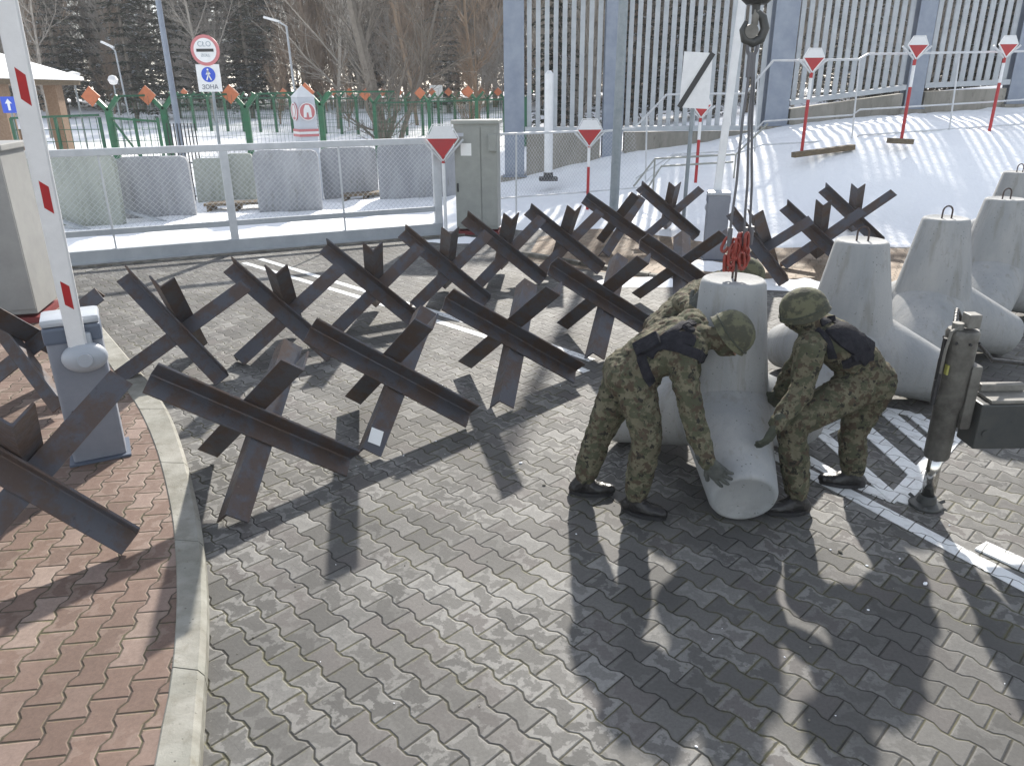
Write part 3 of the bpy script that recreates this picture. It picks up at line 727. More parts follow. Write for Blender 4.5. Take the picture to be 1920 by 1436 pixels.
# sloping handrail tubes near the steps
hr = empty('handrail', at(1210, 345, 16.2), 0, 'pale tube handrail rising beside the snowy steps', 'handrail')
P0 = hr.location.copy()
for pts in ([(1188, 350, 16.), (1228, 298, 16.2), (1380, 290, 16.4), (1440, 232, 16.3)], [(1215, 352, 15.9), (1240, 312, 16.), (1375, 304, 16.1)]):
    b = MB(); b.path([at(*q)-P0 for q in pts], .02, 8); b.build('rail', MT['cabinet'], hr, smooth=True)
for q, zz in (((1228, 298, 16.2), -.75), ((1380, 290, 16.4), -.6)):
    b = MB(); b.tube(at(*q)-P0, at(*q)-P0+V(0, 0, zz), .018); b.build('upright', MT['cabinet'], hr)
# ================================================================ STEEL BORDER FENCE
bf = empty('border_fence', (0, 20, 0), 0, 'tall grey steel slat barrier fence on a stained concrete plinth', 'fence')
posts = [(965, 318, .50), (1147, 292, .50), (1455, 222, .58), (1712, 190, .42), (1907, 180, .46), (2100, 170, .46), (2290, 165, .46)]
FT = 5.1; fx = []
for u, v, wd in posts:
    q = at(u, v, 20.0); fx.append((q.x, q.z, wd))
    b = MB(); h = FT-q.z+.4
    b.box((q.x, 0, q.z+h/2-.2), (wd, .025, h)); b.box((q.x, .30, q.z+h/2-.2), (wd, .025, h)); b.box((q.x, .15, q.z+h/2-.2), (.03, .275, h))
    b.box((q.x, .15, q.z-.17), (wd+.12, .5, .03))
    b.build('post', MT['galvd'], bf)
for (x0, z0, w0), (x1, z1, w1) in zip(fx, fx[1:]):
    b = MB(); a, c = x0+w0/2+.02, x1-w1/2-.02; n = int(round((c-a)/.208))
    zb = at(1050, 243, 20.0).z if x0 < 3 else 0
    zb0, zb1 = (zb, zb) if x0 < 3 else (z0+.36, z1+.32)
    for k in range(n):
        x = a+(k+.5)*(c-a)/n; t = (x-a)/(c-a)
        b.box((x, .12, (zb0*(1-t)+zb1*t+FT)/2), (.112, .05, FT-(zb0*(1-t)+zb1*t)))
    b.build('slat_panel', MT['galv'], bf)
    b = MB(); b.bar((a, .06, zb0), (c, .06, zb1), .16, .12, up=(0, 0, 1)); b.build('bottom_channel', MT['galv'], bf)
    b = MB(); b.bar((a, .06, FT-.3), (c, .06, FT-.3), .16, .12); b.build('top_channel', MT['galv'], bf)
pl = empty('concrete_plinth', (0, 20, 0), 0, 'rain stained concrete plinth wall under the steel barrier fence', 'wall')
for i, ((x0, z0, w0), (x1, z1, w1)) in enumerate(zip(fx, fx[1:])):
    b = MB(); zt0, zt1 = (z0+.70, z1+.24) if i == 0 else (z0+.14, z1+.14); 
    if i < 2: zt0 = zt1 = at(1050, 243, 20.0).z+.06
    if i > 1: zt0, zt1 = z0+.36, z1+.32
    b.prism([(x0+w0/2+.06, z0-1.2), (x1-w1/2-.06, z1-1.2), (x1-w1/2-.06, zt1-.14), (x0+w0/2+.06, zt0-.14)], .30, Matrix.Translation((0, .15, 0)))
    b.build('plinth_section', MT['conc_old'], pl)
for i, (x0, z0, w0) in enumerate(fx[:5]):
    b = MB(); b.box((x0, .15, z0-.55), (w0+.22, .6, .72), bev=.02); b.build('footing', MT['conc_old'], pl)
# white bollard pipe
q = at(1028, 338, 18.6); t_ = empty('white_pipe_post', q, 0, 'thick white pipe post with a black foot in front of the barrier fence', 'post')
b = MB(); b.tube((0, 0, .06), (0, 0, 2.36), .10, n=20); b.tube((0, 0, 2.36), (0, 0, 2.43), .10, .04, n=20); b.build('pipe', MT['white'], t_, smooth=True)
b = MB(); b.box((0, 0, .03), (.44, .34, .08), bev=.01); b.tube((0, 0, .06), (0, 0, .18), .115, n=20); b.build('foot', MT['black'], t_)
# grey steel pole in front
q = at(1150, 410, 15.6); t_ = empty('steel_pole', (q.x, q.y, 0), 0, 'plain grey steel pole rising out of the frame between two marker posts', 'pole')
b = MB(); b.tube((0, 0, 0), (.04, 0, 6.5), .095, .085, n=24); b.build('shaft', MT['greypole'], t_, smooth=True)
b = MB(); b.box((0, 0, .015), (.32, .32, .03)); b.build('base_plate', MT['greypole'], t_)
# slashed zone-end sign
q = at(1283, 380, 14.6); t_ = empty('slashed_sign', (q.x, q.y, 0), 0, 'tilted grey rectangular sign crossed by one black diagonal bar on two poles', 'traffic sign')
c4 = [at(1283, 97, 14.5), at(1337, 100, 14.5), at(1328, 205, 14.5), at(1273, 202, 14.5)]
loc = [(p.x-q.x, p.z) for p in c4]
b = MB(); b.prism(loc[::-1], .012, Matrix.Translation((0, -.1, 0))); b.build('sign_plate', MT['white'], t_)
b = MB(); a_, c_ = Vector((loc[1][0], -.112, loc[1][1])), Vector((loc[3][0], -.112, loc[3][1])); b.bar(a_, c_, .095, .006, up=(0, 1, 0)); b.build('black_bar', MT['black'], t_)
b = MB(); b.tube((.0, -.02, 0), (.03, -.02, loc[0][1]-.1), .038, n=12); b.build('pole', MT['greypole'], t_, smooth=True)
# ================================================================ CABINETS
def cabinet(loc, rz, wdt, dep, h, label, m, extras):
    t_ = empty('electrical_cabinet', loc, rz, label, 'cabinet', 'grey electrical cabinets')
    b = MB(); b.box((0, 0, h/2+.06), (wdt, dep, h-.10), bev=.012); b.build('cabinet_body', m, t_)
    b = MB(); b.box((0, 0, h+.035), (wdt+.09, dep+.09, .07), bev=.012); b.build('roof', m, t_)
    b = MB(); b.box((0, 0, .035), (wdt+.02, dep+.02, .07)); b.build('plinth', MT['dred'], t_)
    b = MB(); b.box((-wdt*.19, -dep/2-.010, h/2+.06), (wdt*.60, .018, h-.22), bev=.005); b.build('door', m, t_)
    b = MB(); b.box((wdt*.315, -dep/2-.010, h/2+.06), (wdt*.36, .018, h-.22), bev=.005); b.build('side_door', m, t_)
    b = MB(); b.box((-wdt*.44, -dep/2-.03, h*.44), (.03, .025, .16), bev=.005); b.build('handle', MT['black'], t_)
    if extras:
        b = MB(); b.box((-wdt*.22, -dep/2-.021, h*.78), (.20, .004, .22)); b.build('notice', MT['paper'], t_)
        b = MB(); b.box((-wdt*.37, -dep/2-.021, h*.91), (.16, .004, .06)); b.build('rating_plate', MT['signgrey'], t_)
        b = MB(); b.box((wdt*.40, -dep/2-.07, h*.84), (.14, .10, .30), bev=.02); b.build('junction_box', MT['cabinet'], t_)
    return t_
q = G(898, 441); cabinet((q.x, q.y+.28, 0), R(-6), .80, .5, 2.02, 'beige grey cabinet with a paper notice standing at the right end of the gate', MT['cabinet'], True)
q = G(92, 612, .09); cabinet((q.x-.80, q.y+.42, .09), R(14), 1.05, .8, 1.93, 'tall plain grey cabinet with red plinth at the left edge behind the boom barrier', MT['cabinetg'], False)
# ================================================================ BOOM BARRIERS
def barrier(loc, rz, label, top_pt, stripes, nearer=True, wid=.115):
    t_ = empty('boom_barrier', loc, rz, label, 'boom barrier', 'boom barriers with raised arms')
    H_ = 1.02
    b = MB(); a = [(-.172, -.14), (.172, -.14), (.172, .14), (-.172, .14)]; c = [(-.172, -.14), (.172, -.14), (.172, .14), (-.172, .14)]
    va = [b.bm.verts.new((x, y, .02)) for x, y in a]; vc = [b.bm.verts.new((x, y, H_)) for x, y in c]
    b.bm.faces.new(va[::-1]); b.bm.faces.new(vc)
    for i in range(4): j = (i+1) % 4; b.bm.faces.new((va[i], va[j], vc[j], vc[i]))
    bmesh.ops.bevel(b.bm, geom=[e for e in b.bm.edges if abs((e.verts[0].co-e.verts[1].co).z) > .5], offset=.03, segments=4, affect='EDGES', profile=.6)
    b.build('housing', MT['bluegrey'], t_, smooth=True)
    b = MB(); b.box((0, 0, H_+.03), (.36, .295, .06), bev=.028); b.build('lid', MT['bluegrey2'], t_, smooth=True)
    b = MB(); b.box((0, -.012, H_-.06), (.356, .29, .12), bev=.02); b.build('collar', MT['slate'], t_)
    b = MB(); b.box((0, 0, .008), (.40, .34, .016)); b.build('base_plate', MT['slate'], t_)
    b = MB(); b.box((.02, -.16, H_-.09), (.115, .05, .20), bev=.008); b.build('arm_bracket', MT['cabinetg'], t_)
    # arm cover pod
    b = MB(); M = Matrix.Translation((.045, -.185, .80)) @ Matrix.Diagonal((1.15, .62, .85, 1))
    bmesh.ops.create_uvsphere(b.bm, u_segments=28, v_segments=16, radius=.125, matrix=M)
    b.tube((.045, -.262, .80), (.045, -.275, .80), .05, .046, n=24)
    b.box((.035, -.17, .92), (.15, .06, .10), bev=.02)
    b.build('pivot_cover', MT['bluegrey2'], t_, smooth=True)
    b = MB(); bmesh.ops.create_uvsphere(b.bm, u_segments=20, v_segments=12, radius=.055, matrix=Matrix.Translation((.085, -.165, .47)) @ Matrix.Diagonal((1, .6, 1, 1)))
    b.build('lock_cover', MT['slate'], t_, smooth=True)
    b = MB(); b.box((.0, -.1415, .30), (.27, .003, .42)); b.build('service_door', MT['bluegrey'], t_)
    b = MB(); b.tube((-.10, -.142, .40), (-.10, -.150, .40), .014, n=14); b.build('lock', MT['black'], t_)
    for sx in (-.14, .14): b = MB(); b.tube((sx, -.146, H_-.03), (sx, -.152, H_-.03), .008, n=8); b.build('bolt', MT['galv'], t_)
    # arm
    Minv = (Matrix.Translation(loc) @ Matrix.Rotation(rz, 4, 'Z')).inverted()
    p0 = Vector((.02, -.19, .92)); p1 = Minv @ top_pt
    d = (p1-p0).normalized(); L = 4.6
    b = MB(); b.bar(p0-d*.06, p0+d*L, wid, .055, up=(0, 1, 0))
    bmesh.ops.bevel(b.bm, geom=[e for e in b.bm.edges if e.calc_length() > 1], offset=.012, segments=2, affect='EDGES')
    arm = b.build('arm', MT['white'], t_)
    x_ = Vector((0, 1, 0)).cross(d).normalized()
    for s in stripes:
        b = MB(); c0 = p0+d*s; sk = .05; hw = wid*.20; n_ = Vector((0, -1, 0)); n_ = (n_-d*n_.dot(d)).normalized()
        o_ = n_*.0285
        q4 = [c0-x_*hw-d*(.085-sk*.4)+o_, c0+x_*hw-d*(.085+sk*.4)+o_, c0+x_*hw+d*(.085-sk*.4)+o_, c0-x_*hw+d*(.085+sk*.4)+o_]
        vs = [b.bm.verts.new(q) for q in q4]+[b.bm.verts.new(q-n_*.01) for q in q4]
        b.bm.faces.new(vs[:4]); b.bm.faces.new(vs[4:][::-1])
        for i in range(4): j = (i+1) % 4; b.bm.faces.new((vs[i], vs[j], vs[4+j], vs[4+i]))
        b.build('reflector', MT['red'], t_)
    return t_
q = G(190, 862, .1); q2 = at(14, 20, 4.5)
barrier((q.x-.07, q.y+.13, .095), R(28), 'blue grey boom barrier on the red sidewalk with its white arm raised', q2, (.36, 1.02, 1.66, 2.3))
q = G(1340, 488); barrier((q.x, q.y+.1, .0), R(170), 'far boom barrier on the snow edge, its white arm raised beside the slings', at(1391, 10, 12.35), (), wid=.12)
# ================================================================ CRANE STABILISER
ft = G(1735, 948); t_ = empty('crane_stabiliser', ft, 0, 'greasy metal crane stabiliser leg with chrome rod and dark arm reaching out of frame', 'crane stabiliser')
b = MB(); b.lathe([(0, 0), (.10, 0), (.105, .012), (.10, .022), (.06, .035), (.055, .075), (.045, .085), (0, .085)], 32)
for a in (0, 2.1, 4.2): b.tube((.085*math.cos(a), .085*math.sin(a), .02), (.12*math.cos(a), .12*math.sin(a), .035), .012)
b.build('foot_pad', MT['beam'], t_, smooth=True)
b = MB(); b.tube((0, 0, .08), (0, 0, .42), .042, n=32); b.build('rod', MT['chrome'], t_, smooth='all')
b = MB(); b.lathe([(0, .36), (.068, .36), (.075, .375), (.075, .70), (.089, .74), (.092, 1.17), (.094, 1.20), (.084, 1.22), (0, 1.22)], 36)
b.box((.085, .01, .80), (.07, .20, .42), bev=.02); b.box((-.09, 0, .90), (.03, .05, .26), bev=.006)
b.build('cylinder_casing', MT['hyd'], t_, smooth=True)
b = MB(); b.box((.035, .0, 1.275), (.075, .085, .085), bev=.008); b.tube((-.04, 0, 1.21), (-.04, 0, 1.26), .032, n=16); b.tube((-.04, 0, 1.245), (.03, 0, 1.245), .013, n=10)
b.path([(-.04, -.02, 1.24), (-.10, -.05, 1.22), (-.115, -.05, 1.1), (-.11, -.04, .95)], .009, 8)
b.build('valve_block', MT['beamtop'], t_)
b = MB(); b.box((-.086, -.055, .98), (.012, .03, .06)); b.build('yellow_label', mat('yellow_decal', (.28, .27, .07), .5), t_)
b = MB(); b.path([(-.04, .03, 1.24), (.02, .14, 1.30), (.15, .22, 1.15), (.35, .20, .95), (.8, .16, .90), (1.6, .15, .90)], .014, 10); b.build('hydraulic_hose', MT['rubber'], t_, smooth=True)
for a_ in np.linspace(0, 2*math.pi, 9)[:-1]: b = MB(); b.tube((.094*math.cos(a_), .094*math.sin(a_), 1.15), (.103*math.cos(a_), .103*math.sin(a_), 1.15), .009, n=6); b.build('bolt', MT['black'], t_)
b = MB(); b.box((-.108, -.02, 1.02), (.02, .03, .30)); b.tube((-.108, -.02, .74), (-.108, -.02, .90), .016); b.build('hose_clamp', MT['black'], t_)
b = MB(); b.box((.92, -.02, .62), (1.55, .19, .30), bev=.012)
for k in range(7): b.tube((.35+k*.09, -.118, .655), (.35+k*.09, -.112, .655), .008, n=8)
b.tube((.20, -.125, .58), (.20, -.11, .58), .022, n=14)
b.build('outrigger_arm', MT['beam'], t_)
b = MB(); b.box((.95, .0, .784), (1.5, .22, .022), bev=.004); b.box((.35, .06, .82), (.28, .05, .05), bev=.01); b.build('arm_cover', MT['beamtop'], t_)
# ================================================================ CRANE HOOK + SLINGS
TT = Vector((tt[0].x, tt[0].y, TZ))
hk = at(1415, 44, tt[0].y); t_ = empty('crane_hook', hk, 0, 'dark steel crane hook block hanging at the top of the frame', 'crane hook')
b = MB(); b.lathe([(0, .10), (.06, .10), (.105, .14), (.115, .24), (.07, .30), (.05, .6), (0, .6)], 28); b.build('block', MT['beam'], t_, smooth=True)
b = MB(); b.path([(0, 0, .12), (0, 0, .06), (.045, 0, .03), (.065, 0, -.03), (.045, 0, -.085), (0, 0, -.105), (-.05, 0, -.085), (-.068, 0, -.035), (-.05, 0, .01)], [.026, .026, .026, .028, .03, .03, .027, .02, .012], 12); b.build('hook', MT['beam'], t_, smooth=True)
b = MB(); b.tube((-.02, -.03, -.045), (-.02, .03, -.045), .04, n=20); b.box((.0, 0, .03), (.035, .05, .09), bev=.01); b.build('latch', MT['beamtop'], t_, smooth=True)
t_ = empty('rope_sling', hk, 0, 'grey wire rope sling legs running from the crane hook down to the red chains', 'sling')
O = hk
b = MB(); b.path([(.03*math.cos(a), 0, -.105+.055*math.sin(a)-.02) for a in np.linspace(0, 2*math.pi, 16)[:-1]], .011, 8, closed=True); b.build('ring', MT['rope'], t_, smooth=True)
for dx, dy in ((-.06, -.02), (.045, .0), (.095, .03)):
    b = MB(); e_ = TT+V(dx, dy, .22)-O; s_ = V(dx*.15, dy*.3, -.16)
    b.path([s_, s_+V(0, 0, -.14)], .017, 8); b.path([s_.lerp(e_, k/6)+V(.004*math.sin(k*2), 0, 0) for k in range(7)], .0085, 8); b.path([e_+V(0, 0, .12), e_], .016, 8)
    b.build('rope_leg', MT['rope'], t_, smooth=True)
ch = empty('red_chain', TT+V(0, 0, .14), 0, 'bunch of red chain links joining the slings to the lifted tetrapod', 'chain')
rr = random.Random(3)
for k in range(22):
    b = MB(); cx, cz = rr.uniform(-.075, .075), rr.uniform(-.045, .115); a0 = rr.uniform(-.5, .5); rz_ = rr.uniform(-1.2, 1.2); tl = rr.uniform(-.4, .4)
    M = Matrix.Translation((cx, rr.uniform(-.03, .03), cz)) @ Matrix.Rotation(rz_, 4, 'Z') @ Matrix.Rotation(tl, 4, 'Y')
    b.path([M @ Vector((.020*math.cos(a), 0, .036*math.sin(a)+(.018 if math.sin(a) > 0 else -.018))) for a in np.linspace(0, 2*math.pi, 15)[:-1]], .0105, 7, closed=True)
    b.build('link', MT['redchain'], ch, smooth=True)
#PART3
# ================================================================ BEHIND THE GATE
def panel(i, uL, uR, vT, vBL, vBR, m, lean, label, back=0.):
    a, c = G(uL, vBL, .02), G(uR, vBR, .02); d = (c-a); wdt = d.length; ang = math.atan2(d.y, d.x)
    mid = (a+c)/2; top = at((uL+uR)/2, vT, mid.y); h = top.z
    b = MB(); k = min(.13, wdt*.15); prof = [(-wdt/2+.02, 0), (wdt/2-.02, 0), (wdt/2, h*.12), (wdt/2, h-k), (wdt/2-k*.25, h-k*.3), (wdt/2-k, h), (-wdt/2+k, h), (-wdt/2+k*.25, h-k*.3), (-wdt/2, h-k), (-wdt/2, h*.12)]
    b.prism(prof, .14)
    o = b.build('concrete_slab', m); o.location = (mid.x, mid.y, .0); o.rotation_euler = (lean, 0, ang)
    tag(o, label, 'concrete slab', 'grey slabs leaning behind the gate')
for i, a in enumerate([(70, 236, 291, 426, 426, MT['conc_green'], -.04, 'wide greenish concrete slab at the left end behind the gate mesh'),
          (240, 371, 293, 415, 411, MT['conc_panel'], .05, 'blue grey concrete slab second from the left behind the gate'),
          (373, 434, 297, 384, 382, MT['conc_green'], -.06, 'narrow greenish concrete slab with a curved edge left of the white gate post'),
          (436, 484, 288, 380, 379, MT['conc_green'], .0, 'narrow greenish slab just right of the white gate post'),
          (487, 606, 282, 400, 396, MT['conc_panel'], .03, 'grey concrete slab with a brown stained foot in the middle behind the gate'),
          (608, 711, 277, 376, 372, MT['conc_panel'], -.03, 'grey concrete slab above the timber pallet behind the gate'),
          (713, 856, 270, 382, 376, MT['conc_panel'], .04, 'large grey concrete slab beside the cabinet behind the gate')]):
    panel(i, *a)
def timbers(pts, label, name, n=3):
    r_ = empty(name, G(*pts[0]), 0, label, 'timber')
    a, c = G(*pts[0])-G(*pts[0]), G(*pts[1])-G(*pts[0])
    for k in range(n):
        b = MB(); b.bar(a+V(0, k*.16, .22), c+V(0, k*.16, .22), .12, .06); b.build('plank', MT['wood'], r_)
    for t in (.08, .5, .92):
        b = MB(); p = a.lerp(c, t); b.box((p.x, p.y+.16, .09), (.09, .42, .17)); b.build('runner', MT['wood'], r_)
timbers([(642, 385), (728, 378)], 'weathered timber pallet lying in front of a slab behind the gate', 'timber_pallet')
timbers([(385, 403), (500, 398)], 'long low timber pallet behind the white gate post', 'timber_pallet')
for (u0, v0, u1, v1, lab) in ((60, 396, 168, 432, 'pale steel strut lying on the snow behind the gate, near the left cabinet'), (222, 392, 315, 418, 'grey steel strut lying on the snow under the second slab behind the gate')):
    p, q = G(u0, v0, .35), G(u1, v1, .05); b = MB(); b.bar(p, q, .09, .05); tag(b.build('steel_strut', MT['galv']), lab, 'strut')
# snow covered drive strip border behind gate
# ---------------------------------------------------------------- green fences
def ypost(root, loc, h, s=1., arm=.32, dia=True, m='green'):
    x, y, z = loc
    b = MB(); b.box((x, y, z+(h-.35*s)/2), (.15*s, .12*s, h-.35*s)); b.build('post', MT[m], root)
    b = MB()
    for sx in (-1, 1): b.bar((x, y, z+h-.36*s), (x+sx*arm*s, y, z+h), .11*s, .10*s, up=(0, 1, 0))
    b.build('fork', MT[m], root)
    if dia:
        b = MB(); d = .25*s; b.prism([(-d, 0), (0, -d), (d, 0), (0, d)], .02, Matrix.Translation((x-arm*s*1.1, y-.07, z+h-.0))); b.build('reflector', MT['orange'], root)
gf = empty('green_fence', (0, 21, 0), 0, 'green wire fence with forked posts and orange diamond reflectors beyond the gate', 'fence')
gpts = []
for u, vt in ((198, 181), (302, 179), (457, 177), (598, 173)):
    q = at(u, vt, 21.0 + (u-198)*.004); gpts.append(q); ypost(gf, (q.x, q.y-21, 0), q.z, 1.0)
for a, c in zip(gpts, gpts[1:]+[at(760, 172, 23)]):
    b = MB(); b.bar((a.x+.32, a.y-21, a.z), (c.x-.32, c.y-21, c.z), .05, .05); b.build('top_rail', MT['dgreen'], gf)
    b = MB(); n = int((c.x-a.x)/.10)
    for k in range(n):
        x = a.x+(c.x-a.x)*k/n; y = a.y+(c.y-a.y)*k/n-21; b.tube((x, y, .1), (x, y, a.z), .0045, n=3, cap=False)
    for k in range(9):
        z = .15+k*(a.z-.15)/9; b.tube((a.x, a.y-21, z), (c.x, c.y-21, z), .0045, n=3, cap=False)
    b.build('wire_mesh', MT['dgreen'], gf, fix=False)
# far green fence rows
gf2 = empty('far_green_fence', (0, 42, 0), 0, 'distant green fence of small posts crossing the snowy field before the forest', 'fence')
prev = None
for k, u in enumerate(range(325, 960, 31)):
    y = 44-(u-325)*.010; q = at(u, 173, y); zg = gz_at(q.x, q.y)
    h = q.z-zg
    ypost(gf2, (q.x, q.y-42, zg), h, .8, dia=(k % 3 == 1 or u > 620))
    if prev:
        b = MB(); b.bar((prev[0].x, prev[0].y-42, prev[1]+h-.3), (q.x, q.y-42, zg+h-.3), .06, .06); b.build('rail', MT['dgreen'], gf2)
        b = MB()
        for j in range(9): x = prev[0].x+(q.x-prev[0].x)*j/9; yy = prev[0].y+(q.y-prev[0].y)*j/9-42; b.tube((x, yy, zg), (x, yy, zg+h-.3), .008, n=3, cap=False)
        for j in range(6): b.tube((prev[0].x, prev[0].y-42, zg+j*.35), (q.x, q.y-42, zg+j*.35), .008, n=3, cap=False)
        b.build('wire_mesh', MT['dgreen'], gf2, fix=False)
    prev = (q, zg)
gf3 = empty('middle_green_fence', (0, 30, 0), 0, 'green fence with orange reflectors running behind the big bare tree', 'fence')
prev = None
for k, u in enumerate((700, 803, 893, 985)):
    y = 30.; q = at(u, 178-(u-700)*.03, y); zg = gz_at(q.x, q.y); h = q.z-zg
    ypost(gf3, (q.x, 0, zg), h, .85)
    if prev:
        b = MB(); b.bar((prev[0].x, 0, prev[0].z-.3), (q.x, 0, q.z-.3), .05, .05); b.build('rail', MT['dgreen'], gf3)
        b = MB()
        for j in range(18): x = prev[0].x+(q.x-prev[0].x)*j/18; b.tube((x, 0, zg), (x, 0, q.z-.3), .006, n=3, cap=False)
        for j in range(7): b.tube((prev[0].x, 0, zg+j*.3), (q.x, 0, zg+j*.3), .006, n=3, cap=False)
        b.build('wire_mesh', MT['dgreen'], gf3, fix=False)
    prev = (q, zg)
# wire gate leaf with diagonal brace, left
gg = empty('wire_gate', (0, 19.5, 0), 0, 'low green wire gate with a diagonal brace left of the forked posts', 'gate')
A_, B_ = at(20, 222, 19.5), at(185, 216, 19.5)
def frame_gate(root, A, B, brace, m, st=.16):
    x0, x1, zt = A.x, B.x, A.z
    for x in (x0, (x0+x1)/2, x1):
        b = MB(); b.box((x, 0, zt/2), (.06, .06, zt)); b.build('upright', m, root)
    b = MB(); b.bar((x0, 0, zt), (x1, 0, B.z), .05, .05); b.build('top_rail', m, root)
    b = MB(); n = int((x1-x0)/st)
    for k in range(n): x = x0+(x1-x0)*(k+.5)/n; b.tube((x, 0, .1), (x, 0, zt), .009, n=4, cap=False)
    for k in range(7): z = .12+k*(zt-.12)/7; b.tube((x0, 0, z), (x1, 0, z), .008, n=4, cap=False)
    b.build('wire_mesh', m, root, fix=False)
    if brace: b = MB(); b.bar((x0, 0, zt), (x1, 0, .12), .05, .04); b.build('brace', m, root)
frame_gate(gg, A_, B_, False, MT['dgreen'])
gg2 = empty('braced_gate', (0, 20.2, 0), 0, 'green swing gate with a slanting brace between two forked posts', 'gate')
frame_gate(gg2, at(208, 222, 20.2), at(296, 228, 20.2), True, MT['green'])
# dark stand of upright bars
st_ = empty('barred_stand', (0, 19.2, 0), 0, 'small dark rack of upright bars standing in front of the tall lamp mast', 'rack')
A_, B_ = at(312, 232, 19.2), at(364, 230, 19.2)
b = MB(); b.bar((A_.x, 0, 1.0), (B_.x, 0, 1.0), .03, .03); b.bar((A_.x, 0, .2), (B_.x, 0, .2), .03, .03)
for k in range(9): x = A_.x+(B_.x-A_.x)*k/8; b.tube((x, 0, 0), (x, 0, A_.z), .016, n=5)
b.build('bars', MT['black'], st_)
# ---------------------------------------------------------------- border post
q = at(569, 200, 19.4); bp_ = empty('border_post', (q.x, q.y, 0), R(33), 'stone grey obelisk border post with two round red and white plaques', 'border post')
tz = at(565, 160, 19.4).z
b = MB(); hw = .215
b.box((0, 0, (tz-.27)/2), (2*hw, 2*hw, tz-.27)); b.build('shaft', MT['signgrey'], bp_)
b = MB(); vs = [b.bm.verts.new(p) for p in ((-hw*1.08, -hw*1.08, tz-.268), (hw*1.08, -hw*1.08, tz-.268), (hw*1.08, hw*1.08, tz-.268), (-hw*1.08, hw*1.08, tz-.268), (0, 0, tz))]
b.bm.faces.new(vs[:4][::-1])
for i in range(4): b.bm.faces.new((vs[i], vs[(i+1) % 4], vs[4]))
b.build('pyramid_top', MT['white'], bp_)
zc = at(577, 210, 19.1).z
for k, (ax, rz) in enumerate((((0, -1), 0), ((-1, 0), R(-90)))):
    M = Matrix.Rotation(rz, 4, 'Z')
    b = MB(); b.tube(M @ Vector((0, -hw-.001, zc)), M @ Vector((0, -hw-.03, zc)), .205, n=32); d_ = b.build('plaque', MT['redpale'], bp_)
    b = MB(); MM = M @ Matrix.Translation((0, -hw-.035, zc))
    b.prism([(-.10, -.13), (-.035, -.13), (-.02, -.02), (.02, -.02), (.035, -.13), (.10, -.13), (.09, .05), (.045, .15), (-.045, .15), (-.09, .05)], .008, MM); b.build('white_emblem', MT['white'], d_)
    b = MB(); b.path([M @ Vector((.196*math.cos(a), -hw-.034, zc+.196*math.sin(a))) for a in np.linspace(0, 2*math.pi, 33)[:-1]], .012, 6, closed=True); b.build('rim', MT['white'], d_)
zb = at(568, 250, 19.1).z
for dz, m in ((-.058, 'redpale'), (0, 'white'), (.058, 'redpale')):
    b = MB(); b.box((0, 0, zb+dz), (2*hw+.05, 2*hw+.05, .056)); b.build('band', MT[m], bp_)
# ---------------------------------------------------------------- signs on pole
q = at(405, 250, 19.3); sg = empty('customs_sign', (q.x, q.y, 0), R(0), 'round red rimmed customs sign above a white sheet with a blue walker disc', 'traffic sign')
yy = 19.2
c1, c2 = at(385, 95, yy), at(392, 147, yy)
b = MB(); b.tube((0, 0, 0), (c1.x-q.x+.02, .05, c1.z+.2), .035, n=12); b.build('pole', MT['greypole'], sg, smooth=True)
o1, o2 = c1-Vector((q.x, q.y, 0)), c2-Vector((q.x, q.y, 0))
b = MB(); b.tube(o1, o1+V(0, -.02, 0), .335, n=48); ds = b.build('round_plate', MT['redpale'], sg)
b = MB(); b.tube(o1+V(0, -.018, 0), o1+V(0, -.026, 0), .262, n=48); b.build('white_face', MT['white'], ds)
b = MB(); b.box(o1+V(0, -.03, -.0), (.40, .006, .065)); b.build('black_bar', MT['black'], ds)
def text(body, loc, size, m, parent, name='lettering'):
    cu = bpy.data.curves.new(name, 'FONT'); cu.body = body; cu.size = size; cu.align_x = 'CENTER'; cu.align_y = 'CENTER'; cu.extrude = .002
    o = bpy.data.objects.new(name, cu); scene.collection.objects.link(o)
    dg = bpy.context.evaluated_depsgraph_get(); me = bpy.data.meshes.new_from_object(o.evaluated_get(dg)); bpy.data.objects.remove(o)
    o = bpy.data.objects.new(name, me); scene.collection.objects.link(o); me.materials.clear(); me.materials.append(m); o.location = loc; o.rotation_euler = (R(90), 0, 0); o.parent = parent
    return o
MT['faint'] = mat('faded_lettering', (.30, .36, .40), .6)
text('CŁO', o1+V(0, -.031, .13), .16, MT['faint'], ds); text('ZOLL', o1+V(0, -.031, -.11), .09, MT['faint'], ds)
b = MB(); b.box(o2, (.55, .02, .60)); dp = b.build('square_plate', MT['white'], sg)
b = MB(); b.tube(o2+V(0, -.012, .075), o2+V(0, -.018, .075), .165, n=40); b.build('blue_disc', MT['blue'], dp)
b = MB(); M = Matrix.Translation(o2+V(0, -.024, .075))
b.tube(M @ Vector((.0, 0, .11)), M @ Vector((.0, -.004, .11)), .022, n=14)
for p, q_, w_ in (((0, .08), (.005, -.01), .045), ((0, -.005), (-.05, -.12), .028), ((.005, -.005), (.06, -.12), .028), ((0, .07), (-.05, .0), .02), ((.01, .07), (.05, .01), .02)):
    b.bar(M @ Vector((p[0], 0, p[1])), M @ Vector((q_[0], 0, q_[1])), w_, .005, up=(0, 1, 0))
b.build('walker_symbol', MT['white'], dp)
text('ЗОНА', o2+V(0, -.016, -.20), .14, MT['slate'], dp)
